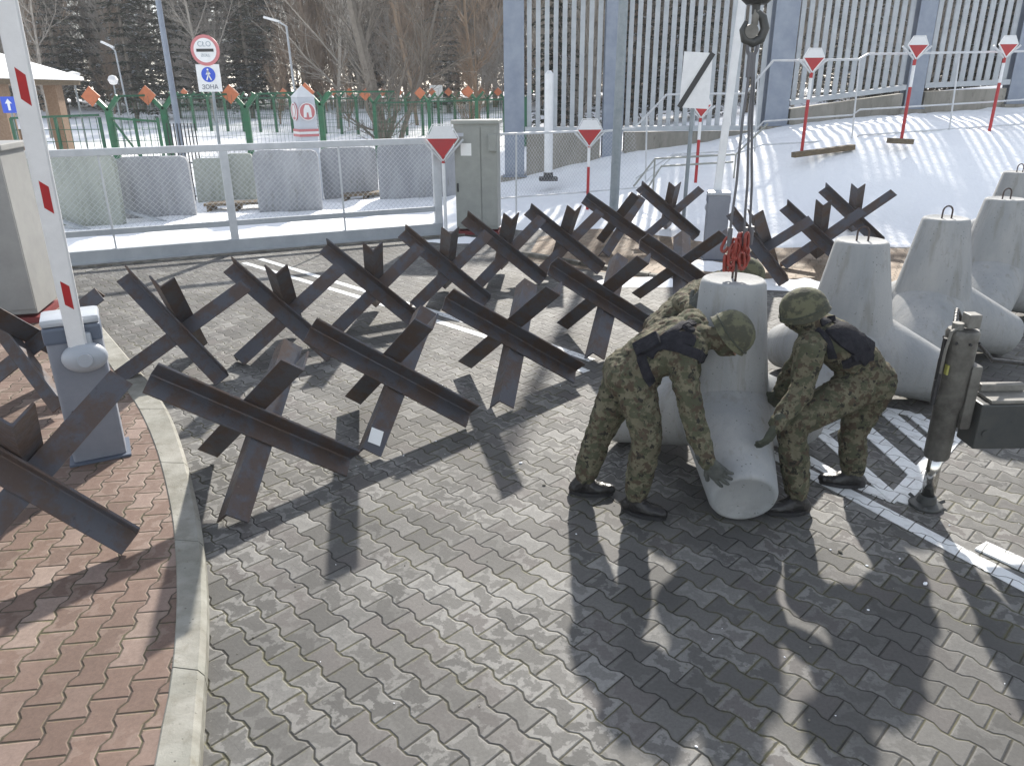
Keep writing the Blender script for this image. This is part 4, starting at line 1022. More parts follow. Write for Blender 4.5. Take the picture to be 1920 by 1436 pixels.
# blue arrow sign
q = at(17, 197, 20.); sg = empty('arrow_sign', (q.x, q.y, 0), 0, 'small blue square sign with a white upward arrow at the left edge', 'traffic sign')
b = MB(); b.box((0, 0, q.z), (.36, .02, .38)); pl_ = b.build('plate', MT['blue'], sg)
b = MB(); b.prism([(-.03, -.13), (.03, -.13), (.03, .03), (.085, .03), (0, .14), (-.085, .03), (-.03, .03)], .006, Matrix.Translation((0, -.014, q.z))); b.build('arrow', MT['white'], pl_)
b = MB(); b.tube((0, .03, 0), (0, .03, q.z+.15), .03, n=10); b.build('pole', MT['greypole'], sg)
# notice board far
q = at(818, 175, 41.); sg = empty('notice_board', (q.x, q.y, gz_at(q.x, q.y)), 0, 'tiny white and green notice board on the far snow right of the big bare tree', 'sign')
h = q.z-sg.location.z
b = MB(); b.box((0, 0, h), (.65, .04, .75)); b.build('board', MT['white'], sg)
for sx in (-.25, .25): b = MB(); b.tube((sx, .04, 0), (sx, .04, h+.2), .03, n=8); b.build('leg', MT['green'], sg)
# ---------------------------------------------------------------- lamps
q = at(338, 262, 20.5); lm = empty('lamp_mast', (q.x, q.y, 0), 0, 'tall tapering grey lamp mast passing out of the top of the frame', 'lamp post')
tp_ = at(297, 0, 20.5); d = (tp_-Vector((q.x, q.y, 0))); 
b = MB(); b.tube((0, 0, 0), (0, 0, 9.), .085, .05, n=18); b.build('mast', MT['galvd'], lm, smooth=True)
b = MB(); b.box((0, 0, 1.0), (.13, .13, .4)); b.build('service_door', MT['galvd'], lm)
def lamp(pts, base, yy, label, r=.05):
    P = [at(u, v, yy) for u, v in pts]; bx = P[-1]; o = empty('street_lamp', (bx.x, bx.y, gz_at(bx.x, bx.y)), 0, label, 'street lamp', 'street lamps before the forest')
    L = [p-o.location for p in P]; b = MB(); b.path([L[0]+(L[1]-L[0])*.25]+L[1:-1]+[Vector((0, 0, 0))], r, 8); b.build('pole', MT['galv'], o, smooth=True)
    b = MB(); d = (L[1]-L[0]).normalized(); b.bar(L[0], L[0]+d*.7, .22, .10); b.build('lamp_head', MT['white'], o)
lamp([(495, 33), (520, 40), (537, 50), (553, 160)], None, 38., 'street lamp with a bent arm behind the border post')
lamp([(190, 79), (205, 86), (216, 96), (235, 178)], None, 46., 'street lamp with a bent arm left of the tall lamp mast')
q = at(155, 232, 30.); o = empty('park_lantern', (q.x, q.y, gz_at(q.x, q.y)), 0, 'small white globe lantern on a thin post beside the gatehouse roof', 'lantern')
hz = at(148, 152, 30).z-o.location.z
b = MB(); b.tube((0, 0, 0), (0, 0, hz), .035, n=8); b.build('post', MT['greypole'], o)
b = MB(); b.lathe([(0, hz), (.10, hz), (.24, hz+.22), (.26, hz+.26), (0, hz+.34)], 14); b.build('lantern_head', MT['white'], o)
q = at(225, 222, 33.); o = empty('park_lantern', (q.x, q.y, gz_at(q.x, q.y)), 0, 'small round lantern on a thin post left of the tall lamp mast', 'lantern')
hz = at(218, 160, 33).z-o.location.z
b = MB(); b.tube((0, 0, 0), (0, 0, hz), .035, n=8); b.build('post', MT['greypole'], o)
b = MB(); b.lathe([(0, hz), (.13, hz+.04), (.20, hz+.2), (.13, hz+.34), (0, hz+.38)], 14); b.build('lantern_head', MT['white'], o)
# ---------------------------------------------------------------- gatehouse at left
gy_ = 25.
q = at(18, 258, gy_); gh = empty('gatehouse', (q.x, q.y, 0), 0, 'small gatehouse canopy with snowy sloping roof and brown brick columns at the left edge', 'building')
zt = at(60, 158, gy_).z
for dx, dy in ((0, 0), (-2.4, 0), (0, 3.), (-4.8, 0)):
    b = MB(); b.box((dx, dy, zt/2), (.42, .42, zt)); b.build('column', MT['brick'], gh)
b = MB(); b.prism([(.35, zt), (.35, zt+.16), (-6.5, zt+2.1), (-6.5, zt)], 5.2, Matrix.Translation((0, 1.6, 0))); b.build('roof', MT['wood'], gh)
b = MB(); b.prism([(.45, zt+.162), (.45, zt+.27), (-6.5, zt+2.3), (-6.5, zt+2.105)], 5.4, Matrix.Translation((0, 1.6, 0))); b.build('roof_snow', MT['snow'], gh)
b = MB(); b.box((-3.2, 2.2, .75), (5.2, .25, 1.5)); b.build('low_wall', MT['brick'], gh)
b = MB(); b.box((-3.2, 1.6, .45), (3.8, .9, .12)); b.build('bench', MT['wood'], gh)

# ---------------------------------------------------------------- small snow heaps on the paving
def heap(name, cu, cv, rx, ry, h, label):
    c = G(cu, cv); b = MB(); n, m_ = 26, 18; rings = []
    for j in range(m_+1):
        rr_ = j/m_; ring = []
        for k in range(n):
            a = 2*math.pi*k/n; s_ = 1+.28*noise.noise(Vector((math.cos(a)*1.5+cu, math.sin(a)*1.5, cv)))
            x, y = math.cos(a)*rx*rr_*s_, math.sin(a)*ry*rr_*s_
            z = h*(1-rr_**2)*(0.7+.6*noise.noise(Vector((x*5+cu, y*5, 1))))+.006*(1-rr_)
            ring.append(b.bm.verts.new((x, y, max(z, -.0))) if j else None)
        if j: rings.append(ring)
    top = b.bm.verts.new((0, 0, h*.8))
    for k in range(n): b.bm.faces.new((top, rings[0][k], rings[0][(k+1) % n]))
    for A, B in zip(rings, rings[1:]):
        for k in range(n): j = (k+1) % n; b.bm.faces.new((A[k], B[k], B[j], A[j]))
    o = b.build(name, MT['snow'], smooth='all'); o.location = (c.x, c.y, .002); tag(o, kind='stuff', label=label, cat='snow')
heap('snow_patch', 1215, 530, .75, .32, .07, 'thin snow patch on the paving left of the third soldier')
heap('snow_patch', 1475, 535, .65, .36, .09, 'snow patch between the lifted tetrapod and the one behind')
heap('snow_patch', 1320, 500, .45, .35, .10, 'snow patch at the foot of the far boom barrier')
heap('snow_patch', 880, 452, .8, .25, .08, 'snow patch at the foot of the cabinet')
heap('snow_patch', 128, 600, .22, .4, .10, 'small snow lump beside the left cabinet')
b = MB(); p, q = G(978, 478), G(1290, 532)
for k in range(5):
    a, c = p.lerp(q, k/5+.004), p.lerp(q, (k+1)/5-.004); b.bar(a+V(0, 0, .03), c+V(0, 0, .03), .10, .06)
tag(b.build('edging_kerb', MT['conc_old']), kind='structure')
# loose grit and snow crumbs
rg = random.Random(4); b = MB(); b2 = MB()
for k in range(260):
    x, y = rg.uniform(-1.6, 4.5), rg.uniform(1.9, 9); r_ = rg.uniform(.002, .006)*(1+(rg.random() < .08)*1.2)
    q_ = b if rg.random() < .6 else b2
    bmesh.ops.create_icosphere(q_.bm, subdivisions=1, radius=r_, matrix=Matrix.Translation((x, y, r_*.5)) @ Matrix.Rotation(rg.uniform(0, 3), 4, 'Z') @ Matrix.Diagonal((1.5, 1, .7, 1)))
tag(b.build('grit', MT['conc_old']), 'loose dark grit scattered on the grey paving', 'grit', kind='stuff')
tag(b2.build('snow_crumbs', MT['snow']), 'tiny crumbs of snow scattered on the grey paving', 'snow crumbs', kind='stuff')
#PART5
# ================================================================ PEOPLE
def _ico(c, r, sub=2):
    t = bmesh.new(); bmesh.ops.create_icosphere(t, subdivisions=sub, radius=1.0); out = []
    if isinstance(r, (int, float)): r = (r, r, r)
    for v in t.verts: out.append((c[0]+v.co.x*r[0], c[1]+v.co.y*r[1], c[2]+v.co.z*r[2]))
    t.free(); return out
class Body:
    def __init__(s): s.v, s.f = [], []; s.k = 1.
    def hull(s, balls):
        t = bmesh.new()
        for c, r in balls:
            for p in _ico(c, r*s.k if isinstance(r, (int, float)) else r): t.verts.new(p)
        res = bmesh.ops.convex_hull(t, input=t.verts[:])
        bmesh.ops.delete(t, geom=[v for v in t.verts if not v.link_faces], context='VERTS')
        o = len(s.v); t.verts.index_update(); s.v += [tuple(v.co) for v in t.verts]; s.f += [tuple(o+v.index for v in f.verts) for f in t.faces]; t.free()
    def ell(s, c, r, rot=None, sub=3):
        t = bmesh.new(); bmesh.ops.create_icosphere(t, subdivisions=sub, radius=1.0); M = (rot.to_4x4() if rot else Matrix()) 
        M = Matrix.Translation(c) @ M @ Matrix.Diagonal((*r, 1)); t.verts.index_update(); o = len(s.v)
        s.v += [tuple(M @ v.co) for v in t.verts]; s.f += [tuple(o+v.index for v in f.verts) for f in t.faces]; t.free()
    def make(s, name, mats, voxel=.012, smooth=6, parent=None, wr=0., wrs=7., matf=None, origin=(0, 0, 0)):
        me = bpy.data.meshes.new(name); me.from_pydata(s.v, [], s.f); o = bpy.data.objects.new(name, me); scene.collection.objects.link(o)
        m = o.modifiers.new('r', 'REMESH'); m.mode = 'VOXEL'; m.voxel_size = voxel; m.use_smooth_shade = True
        m = o.modifiers.new('s', 'SMOOTH'); m.factor = .5; m.iterations = smooth
        dg = bpy.context.evaluated_depsgraph_get(); me2 = bpy.data.meshes.new_from_object(o.evaluated_get(dg)); bpy.data.objects.remove(o); bpy.data.meshes.remove(me)
        me2.name = name; O = Vector(origin)
        if wr:
            nrm = [v.normal.copy() for v in me2.vertices]; cos_ = [v.co.copy() for v in me2.vertices]
            for i_, v in enumerate(me2.vertices):
                p = cos_[i_]; q = p*wrs + Vector((0, 0, 0)); n1 = noise.noise(q+noise.noise_vector(p*3)*1.2); n2 = noise.noise(q*2.3+Vector((7, 3, 1)))
                k = wr(p) if callable(wr) else wr
                rd = (1-abs(n1)*3.2); rd = max(rd, -.5)
                v.co = p + nrm[i_]*(k*(rd*.75+n2*.7+.35*noise.noise(q*5.1)))
        for v in me2.vertices: v.co -= O
        for m_ in (mats if isinstance(mats, (list, tuple)) else [mats]): me2.materials.append(m_)
        if matf:
            for p in me2.polygons: p.material_index = matf(p.center+O)
        for p in me2.polygons: p.use_smooth = True
        o = bpy.data.objects.new(name, me2); scene.collection.objects.link(o)
        if parent: o.parent = parent
        return o
def frame(f, up):
    f = Vector(f).normalized(); up = Vector(up); r = f.cross(up).normalized(); u = r.cross(f).normalized()
    return Matrix(((f.x, -r.x, u.x), (f.y, -r.y, u.y), (f.z, -r.z, u.z)))     # columns: forward, left, up
def glove(root, wrist, fdir, ndir, thumb_side, m, curl=.3, spread=.22, name='glove'):
    f = Vector(fdir).normalized(); n = Vector(ndir); n = (n-f*n.dot(f)).normalized(); s = f.cross(n).normalized()*thumb_side
    B = Body(); w = Vector(wrist); Z_ = 1.14
    B.hull([(w-f*.05+s*.0, .038), (w+f*.015, (.034, .034, .034))])       # cuff
    B.hull([(w+f*.01+s*.024, .025), (w+f*.01-s*.024, .025), (w+f*.105+s*.040, .019), (w+f*.100-s*.042, .018)])
    for k, (off, ln) in enumerate(((.042, .088), (.014, .096), (-.014, .090), (-.040, .072))):
        p = w+f*(.102-.006*abs(k-1))+s*off; d = (f+s*spread*(1.5-k)*.6).normalized(); r = .0140
        for j, fr in enumerate((.42, .32, .26)):
            a = curl*(.7+.5*j)*(1+.15*k); d = (d*math.cos(a)+n*math.sin(a)).normalized(); q = p+d*ln*fr
            B.hull([(p, r), (q, r-.0012)]); p = q; r -= .0012
    p = w+f*.03+s*.032; d = (s*.75+f*.62+n*.2).normalized()
    for ln, r in ((.052, .0185), (.040, .016)):
        q = p+d*ln; B.hull([(p, r), (q, r-.0015)]); p = q; d = (d+f*.35+n*.25).normalized()
    return B.make(name, m, .0055, 2, root, wr=.0015, wrs=30, origin=root.location)
def boot(root, ankle, heel_dir_toe, up, name='boot', tilt=0.):
    f = Vector(heel_dir_toe).normalized(); u = Vector((0, 0, 1)); a = Vector(ankle); B = Body(); l = u.cross(f).normalized()
    g = Vector((a.x, a.y, a.z-.085))      # sole level centre under ankle
    B.hull([(a+Vector(up)*.17, .066), (a, .057)])
    B.hull([(a, .057), (g-f*.045+u*.045, .047), (g+f*.05+u*.050, .048)])
    B.hull([(g-f*.055+u*.038, .040), (g+f*.12+u*.040+l*.016, .039), (g+f*.12+u*.040-l*.016, .039), (g+f*.04+u*.07, .044)])
    B.hull([(g+f*.12+u*.040+l*.014, .041), (g+f*.12+u*.040-l*.014, .041), (g+f*.190+u*.036, .036)])
    b = B.make(name, MT['rubber'], .008, 3, root, wr=.003, wrs=22, origin=root.location)
    s = MB(); pts = []
    for k in range(24):
        t = 2*math.pi*k/24; x = math.cos(t); y = math.sin(t); L_ = .180 if x > 0 else .125; W_ = .060-.010*(x < -.3)+.004*(x > .2); pts.append(g+f*(.035+x*L_)+l*(y*W_))
    va = [s.bm.verts.new(p+Vector((0, 0, 0))-root.location) for p in pts]; vb = [s.bm.verts.new(p+Vector((0, 0, .026))-root.location) for p in pts]
    s.bm.faces.new(va[::-1]); s.bm.faces.new(vb)
    for i in range(24): j = (i+1) % 24; s.bm.faces.new((va[i], va[j], vb[j], vb[i]))
    so_ = s.build('sole', MT['black'], b)
    return b
def helmet(root, c, f, up, m, name='helmet'):
    M3 = frame(f, up); b = MB(); n = 40; rings = []
    prof = [(0, 1.0), (.25, .975), (.5, .88), (.72, .72), (.88, .50), (.97, .26), (1.0, .02), (1.02, -.12), (1.06, -.20), (1.055, -.225), (1.0, -.20), (.95, -.05), (.90, .1), (.7, .6), (0, .85)]
    for r, z in prof:
        if r == 0: rings.append([b.bm.verts.new((0, 0, z*.135))]); continue
        ring = []
        for k in range(n):
            a = 2*math.pi*k/n; x = r*math.cos(a)*(.145 if math.cos(a) > 0 else .150); y = r*math.sin(a)*.122
            dz = 0
            if z < .1: dz = -.028*(abs(math.sin(a))**3)*(1-max(z, -.3)/.1*0) - .018*max(0, -math.cos(a))
            nn = noise.noise(Vector((x*9+c[0]*7, y*9, z*2)))*.0035
            ring.append(b.bm.verts.new((x*(1+nn*4), y*(1+nn*4), z*.135+dz*(1 if z < 0 else .4))))
        rings.append(ring)
    for A, B_ in zip(rings, rings[1:]):
        for k in range(n):
            j = (k+1) % n; q = []
            for v in (A[k % len(A)], A[j % len(A)], B_[j % len(B_)], B_[k % len(B_)]):
                if v not in q: q.append(v)
            if len(q) > 2: b.bm.faces.new(q)
    T = Matrix.Translation(Vector(c)-root.location) @ M3.to_4x4(); bmesh.ops.transform(b.bm, matrix=T, verts=b.bm.verts[:])
    o = b.build(name, m, root, smooth='all')
    # elastic band round the cover
    b = MB(); b.path([T @ Vector((1.012*math.cos(a)*.148, 1.012*math.sin(a)*.123, -.002-.012*abs(math.sin(a))**2)) for a in np.linspace(0, 2*math.pi, 41)[:-1]], .006, 6, closed=True); b.build('cover_band', MT['gloveg'], o, smooth=True)
    return o
def person(J, label, skinf):
    root = empty('person', (J['pel'].x, J['pel'].y, 0), 0, label, 'person', None)
    B = Body(); g = lambda k: J[k]
    tf = J['f'].normalized(); spine = (g('neck')-g('pel')).normalized(); side = J.get('side') or spine.cross(tf).normalized()
    def sh(p, r, s): return [(p+side*s, r), (p-side*s, r)]
    B.k = 1.12
    w1 = g('pel').lerp(g('neck'), .34)+J.get('bow', Vector()); ch = g('pel').lerp(g('neck'), .72)+J.get('bow', Vector())*.8
    B.hull(sh(g('pel'), .125, .055)+sh(w1, .125, .045))
    B.hull(sh(w1, .125, .045)+sh(ch, .125, .075))
    B.hull(sh(ch, .125, .075)+sh(g('neck')-spine*.06, .085, .085))
    B.hull([(g('neck')-spine*.08, .10), (g('neck')+ (g('head')-g('neck'))*.25, .070)])
    # jacket skirt
    B.hull(sh(g('pel')-spine*.02, .137, .055)+sh(g('pel')+spine*.06, .130, .05))
    B.k = 1.
    B.hull([(g('neck'), .068), (g('head')-J['hu']*.02, .072)])
    M3 = frame(J['hf'], J['hu'])
    B.ell(g('head'), (.105, .080, .118), M3)
    hf, hu = M3.col[0], M3.col[2]; hf = Vector(hf); hu = Vector(hu); hl = Vector(M3.col[1])
    B.hull([(g('head')+hf*.045-hu*.075, .045), (g('head')+hf*.055-hu*.035, .050)])       # jaw
    B.hull([(g('head')+hf*.098-hu*.005, .010), (g('head')+hf*.116-hu*.035, .013)])       # nose
    B.ell(g('head')+hf*.098-hu*.062, (.012, .028, .012), M3)                              # mouth ridge
    for s_ in (-1, 1): B.hull([(g('head')+hl*s_*.078-hu*.0, .018), (g('head')+hl*s_*.078-hu*.04, .014)])
    B.k = 1.14
    for a in ('n', 'x'):
        S, E, W_ = g('sh_'+a), g('el_'+a), g('wr_'+a)
        B.hull([(S, .082), (S.lerp(g('neck'), .45), .085)]); B.hull([(S, .084), (S.lerp(E, .5), .070), ]); B.hull([(S.lerp(E, .5), .070), (E, .062)])
        B.hull([(E, .062), (E.lerp(W_, .35), .062)]); B.hull([(E.lerp(W_, .35), .062), (W_, .043)])
        H_, K, A = g('hip_'+a), g('kn_'+a), g('an_'+a)
        B.hull([(H_, .118), (g('pel'), .120)]); B.hull([(H_, .118), (H_.lerp(K, .5), .102)]); B.hull([(H_.lerp(K, .5), .102), (K, .080)])
        B.hull([(K, .080), (K.lerp(A, .4), .080)]); B.hull([(K.lerp(A, .4), .082), (K.lerp(A, .78), .070)]); B.hull([(K.lerp(A, .78), .072), (K.lerp(A, .88), .060)])
        # thigh cargo pocket
        m_ = H_.lerp(K, .6); out = side*(1 if a == 'x' else -1)
        if abs(side.dot(g('sh_x')-g('sh_n'))) > .01: out = (g('sh_'+a)-g('sh_'+('x' if a == 'n' else 'n'))).normalized()
        B.hull([(m_+out*.085, .03), (m_+out*.085+(K-H_).normalized()*.09, .03), (m_+out*.07+tf*.03, .04)])
    hd = g('head')
    def matf(p):
        d = p-hd
        if d.length < .14:
            if d.dot(hf) > .078 and abs(d.dot(hl)) < .05 and -.030 < d.dot(hu) < .035: return 1
        return 0
    body = B.make('body', [MT['camo'], MT['skin']], .0105, 4, root, wr=lambda p: 0.002 if (p-hd).length < .17 else .0085, wrs=13., matf=matf, origin=root.location)
    # eyes
    for s_ in (-1, 1):
        b = MB(); bmesh.ops.create_uvsphere(b.bm, u_segments=12, v_segments=8, radius=.0115, matrix=Matrix.Translation(hd+hf*.096+hl*s_*.030+hu*.012-root.location)); b.build('eye', MT['black'], root, smooth='all')
    helmet(root, hd+hu*.030-hf*.008, hf, hu, MT['helmet'])
    for a in ('n', 'x'):
        up_ = (g('kn_'+a)-g('an_'+a)).normalized(); boot(root, g('an_'+a), J['toe_'+a], up_)
    return root, body
def bvh_of(o):
    me = o.data; M = Matrix.Translation(o.parent.location if o.parent else (0, 0, 0))
    return BVHTree.FromPolygons([M @ v.co for v in me.vertices], [tuple(p.vertices) for p in me.polygons])
def strap(bv, root, px, wd, th, name, m, parent=None, world=None, smooth=3):
    P = []
    for q in (px or []):
        h = bv.ray_cast(CAM, ray(*q).normalized())
        if h[0]: P.append(h[0])
    for q in (world or []): P.append(bv.find_nearest(q)[0])
    if len(P) < 2: return
    P = resamp(P, max(6, int(sum((P[i+1]-P[i]).length for i in range(len(P)-1))/.025)))
    pts = []
    for p in P:
        n_ = bv.find_nearest(p); pts.append((n_[0], n_[1]))
    for _ in range(smooth):
        pts = [pts[0]]+[((pts[i-1][0]+pts[i][0]*2+pts[i+1][0])/4, (pts[i-1][1]+pts[i][1]*2+pts[i+1][1]).normalized()) for i in range(1, len(pts)-1)]+[pts[-1]]
    b = MB(); rings = []
    for i, (p, n_) in enumerate(pts):
        t = (pts[min(i+1, len(pts)-1)][0]-pts[max(i-1, 0)][0]).normalized(); s_ = n_.cross(t).normalized(); ring = []
        for k in range(7):
            o_ = -wd/2+wd*k/6; q = p+s_*o_; h = bv.find_nearest(q); q2 = h[0].lerp(q+n_*.0, .35)+h[1].lerp(n_, .5)*(th*(1-.35*abs(k-3)/3)); ring.append(q2)
        base = [p+s_*(-wd/2+wd*k/6)-n_*.012 for k in range(7)]
        rings.append([b.bm.verts.new(q-root.location) for q in ring+base[::-1]])
    for A, B_ in zip(rings, rings[1:]):
        for k in range(14): j = (k+1) % 14; b.bm.faces.new((A[k], A[j], B_[j], B_[k]))
    b.bm.faces.new(rings[0]); b.bm.faces.new(rings[-1][::-1])
    return b.build(name, m, parent or root, smooth=True)
def pouch(bv, root, px, size, name, m, parent=None, roll=0., out=.5):
    h = bv.ray_cast(CAM, ray(*px).normalized())
    if not h[0]: return
    n_ = h[1]; X_ = UP.cross(n_).normalized() if abs(UP.dot(n_)) < .95 else RT.copy(); Y_ = n_.cross(X_)
    M = Matrix(((X_.x, Y_.x, n_.x, 0), (X_.y, Y_.y, n_.y, 0), (X_.z, Y_.z, n_.z, 0), (0, 0, 0, 1)))
    T = Matrix.Translation(h[0]+n_*size[2]*(out-.15)-root.location) @ M @ Matrix.Rotation(roll, 4, 'Z')
    b = MB(); b.box((0, 0, 0), size, None, bev=min(size)*.28); b.box((0, size[1]*.18, size[2]*.42), (size[0]*.98, size[1]*.5, size[2]*.22), None, bev=.008)
    bmesh.ops.transform(b.bm, matrix=T, verts=b.bm.verts[:]); return b.build(name, m, parent or root, smooth=True)

# ---- left soldier, bent double towards the tetrapod
J = dict(pel=at(1182, 700, 4.50), neck=at(1308, 634, 4.46), head=at(1366, 632, 4.42), f=Vector((.45, -.1, -.9)), hf=Vector((.62, -.15, -.78)), hu=Vector((.80, -.12, .60)),
         bow=Vector((-.02, 0, .045)), side=Vector((-.05, 1, .05)).normalized(),
         sh_n=at(1277, 672, 4.30), el_n=at(1300, 785, 4.16), wr_n=at(1326, 866, 4.06), sh_x=at(1296, 606, 4.62), el_x=at(1318, 655, 4.86), wr_x=at(1297, 712, 4.80),
         hip_n=at(1192, 722, 4.40), kn_n=at(1214, 822, 4.26), an_n=G(1190, 938, .088), hip_x=at(1168, 715, 4.60), kn_x=at(1124, 812, 4.58), an_x=G(1092, 903, .088),
         toe_n=Vector((.86, -.45, 0)), toe_x=Vector((.98, -.1, 0)))
for k in ('an_n', 'an_x'): J[k].z = .088
JL = J
pL, bL = person(J, 'soldier in camouflage bending low on the left side of the lifted tetrapod', None)
glove(pL, J['wr_n'], Vector((.66, -.28, -.62)), Vector((.35, .9, .05)), -1, MT['glove'], .16)
glove(pL, J['wr_x'], Vector((.5, .1, -.7)), Vector((.3, .8, 0)), 1, MT['glove'], .3)
bv = bvh_of(bL)
vest = strap(bv, pL, [(1214, 668), (1222, 655), (1245, 640), (1272, 632), (1300, 640)], .075, .022, 'harness_pad', MT['vest'])
if vest: vest.name = 'tactical_vest'
for px, wd, th in (([(1203, 668), (1210, 695), (1222, 720), (1240, 745)], .065, .016), ([(1240, 640), (1262, 622), (1285, 607), (1300, 604)], .055, .014), ([(1245, 645), (1275, 652), (1305, 664), (1322, 678)], .065, .018)):
    strap(bv, pL, px, wd, th, 'strap', MT['vest'], vest)
for px, sz, rl in (((1216, 648), (.17, .10, .05), .5), ((1243, 738), (.10, .11, .05), .2), ((1290, 618), (.05, .07, .03), .4)): pouch(bv, pL, px, sz, 'pouch', MT['vest'], vest, rl)

# ---- right soldier, facing left in a half squat
J = dict(pel=at(1624, 706, 4.62), neck=at(1530, 622, 4.56), head=at(1506, 588, 4.55), f=Vector((-.75, .05, -.65)), hf=Vector((-.90, .25, -.40)), hu=Vector((-.30, .05, .95)),
         bow=Vector((.03, 0, .02)), side=Vector((0.05, -1, -.05)).normalized(),
         sh_n=at(1517, 658, 4.38), el_n=at(1502, 735, 4.30), wr_n=at(1456, 796, 4.18), sh_x=at(1545, 612, 4.76), el_x=at(1490, 690, 4.86), wr_x=at(1462, 735, 4.80),
         hip_n=at(1602, 727, 4.50), kn_n=at(1484, 796, 4.34), an_n=G(1496, 938, .088), hip_x=at(1640, 722, 4.74), kn_x=at(1598, 812, 4.70), an_x=G(1600, 890, .088),
         toe_n=Vector((-.96, -.05, 0)), toe_x=Vector((-.9, .2, 0)))
for k in ('an_n', 'an_x'): J[k].z = .088
pR, bR = person(J, 'soldier in camouflage seen from behind, half squatting right of the lifted tetrapod', None)
glove(pR, J['wr_n'], Vector((-.35, -.05, -.80)), Vector((-.8, .6, -.1)), 1, MT['gloveg'], .25)
glove(pR, J['wr_x'], Vector((-.5, .0, -.7)), Vector((-.3, .8, 0)), -1, MT['gloveg'], .3)
bv = bvh_of(bR)
vest = strap(bv, pR, [(1562, 614), (1582, 624), (1606, 642), (1632, 664)], .17, .030, 'tactical_vest', MT['vest'])
for px, wd, th in (([(1538, 606), (1560, 600), (1578, 612)], .05, .016), ([(1532, 618), (1552, 640), (1562, 672), (1556, 700)], .05, .014), ([(1635, 666), (1610, 672), (1580, 685), (1552, 705)], .07, .016)):
    strap(bv, pR, px, wd, th, 'strap', MT['vest'], vest)
for px, sz, rl in (((1546, 700), (.10, .13, .055), .4), ((1560, 602), (.05, .05, .03), .2), ((1612, 664), (.13, .05, .03), .5)): pouch(bv, pR, px, sz, 'pouch', MT['vest'], vest, rl)

# ---- third soldier, mostly hidden behind the lifted tetrapod
J = dict(pel=at(1246, 622, 5.55), neck=at(1345, 548, 5.72), head=at(1396, 522, 5.72), f=Vector((.5, -.2, -.85)), hf=Vector((.85, -.2, -.48)), hu=Vector((.42, -.05, .9)),
         bow=Vector((-.02, 0, .03)), side=Vector((.1, 1, .05)).normalized(),
         sh_n=at(1322, 545, 5.52), el_n=at(1278, 566, 5.25), wr_n=at(1298, 582, 4.98), sh_x=at(1345, 530, 5.9), el_x=at(1400, 580, 5.8), wr_x=at(1420, 600, 5.45),
         hip_n=at(1256, 640, 5.45), kn_n=at(1270, 735, 5.40), an_n=at(1250, 800, 5.55), hip_x=at(1245, 630, 5.68), kn_x=at(1275, 715, 5.72), an_x=at(1262, 780, 5.85),
         toe_n=Vector((.95, -.2, 0)), toe_x=Vector((.95, 0, 0)))
for k in ('an_n', 'an_x'): J[k].z = .088
pT, bT = person(J, 'third soldier mostly hidden behind the lifted tetrapod, helmet top and one gloved hand showing', None)
glove(pT, J['wr_n'], Vector((.35, -.1, .55)), Vector((.7, .6, 0)), 1, MT['glove'], .2)
glove(pT, J['wr_x'], Vector((.2, -.8, -.3)), Vector((-.8, 0, 0)), -1, MT['glove'], .3)
for p_ in (pL, pR, pT): p_['group'] = 'soldiers placing the tetrapod'

#PART4
# ================================================================ TREES
def grow(seed, H, r0, spread, depth, nb, droop=0., lean=(0, 0), start=.25, gn_=.35, side=4):
    rg = random.Random(seed); Vt, Ft = [], []
    def seg(p, q, a, c):
        d = (q-p); z = d.normalized(); x = z.orthogonal().normalized(); y = z.cross(x); i = len(Vt); n = side if a > .03 else 3
        for P, r in ((p, a), (q, c)):
            for k in range(n): t = 2*math.pi*k/n; Vt.append(tuple(P+(x*math.cos(t)+y*math.sin(t))*r))
        for k in range(n): Ft.append((i+k, i+(k+1) % n, i+n+(k+1) % n, i+n+k))
    def br(p, d, L, r, lv):
        n = 7 if lv == 0 else (5 if lv == 1 else 3); q = p.copy(); rc = r
        for k in range(n):
            d2 = (d+Vector((rg.gauss(0, 1), rg.gauss(0, 1), rg.gauss(0, .6)))*gn_*(.3 if lv == 0 else .5)/1.5+Vector((0, 0, .10 if lv else .05))-Vector((0, 0, droop*lv*.05))).normalized()
            q2 = q+d2*L/n; r2 = r*(1-(k+1)/n*.75)+.004
            seg(q, q2, rc, r2)
            if lv < depth and (k+1)/n > (start if lv == 0 else .15):
                for _ in range(nb[lv] if isinstance(nb, (list, tuple)) else nb):
                    az = rg.uniform(0, 6.283); perp = d2.orthogonal().normalized(); perp.rotate(Matrix.Rotation(az, 3, d2))
                    sp_ = rg.uniform(spread*.7, spread*1.25); nd = (d2*math.cos(sp_)+perp*math.sin(sp_)).normalized()
                    pp = q.lerp(q2, rg.random()); br(pp, nd, L*rg.uniform(.28, .50)*(1.1-.45*(k/n)), max(r2*rg.uniform(.35, .6), .006), lv+1)
            q, d, rc = q2, d2, r2
    br(Vector((0, 0, -.2)), Vector((lean[0], lean[1], 1)).normalized(), H, r0, 0)
    return np.array(Vt), Ft
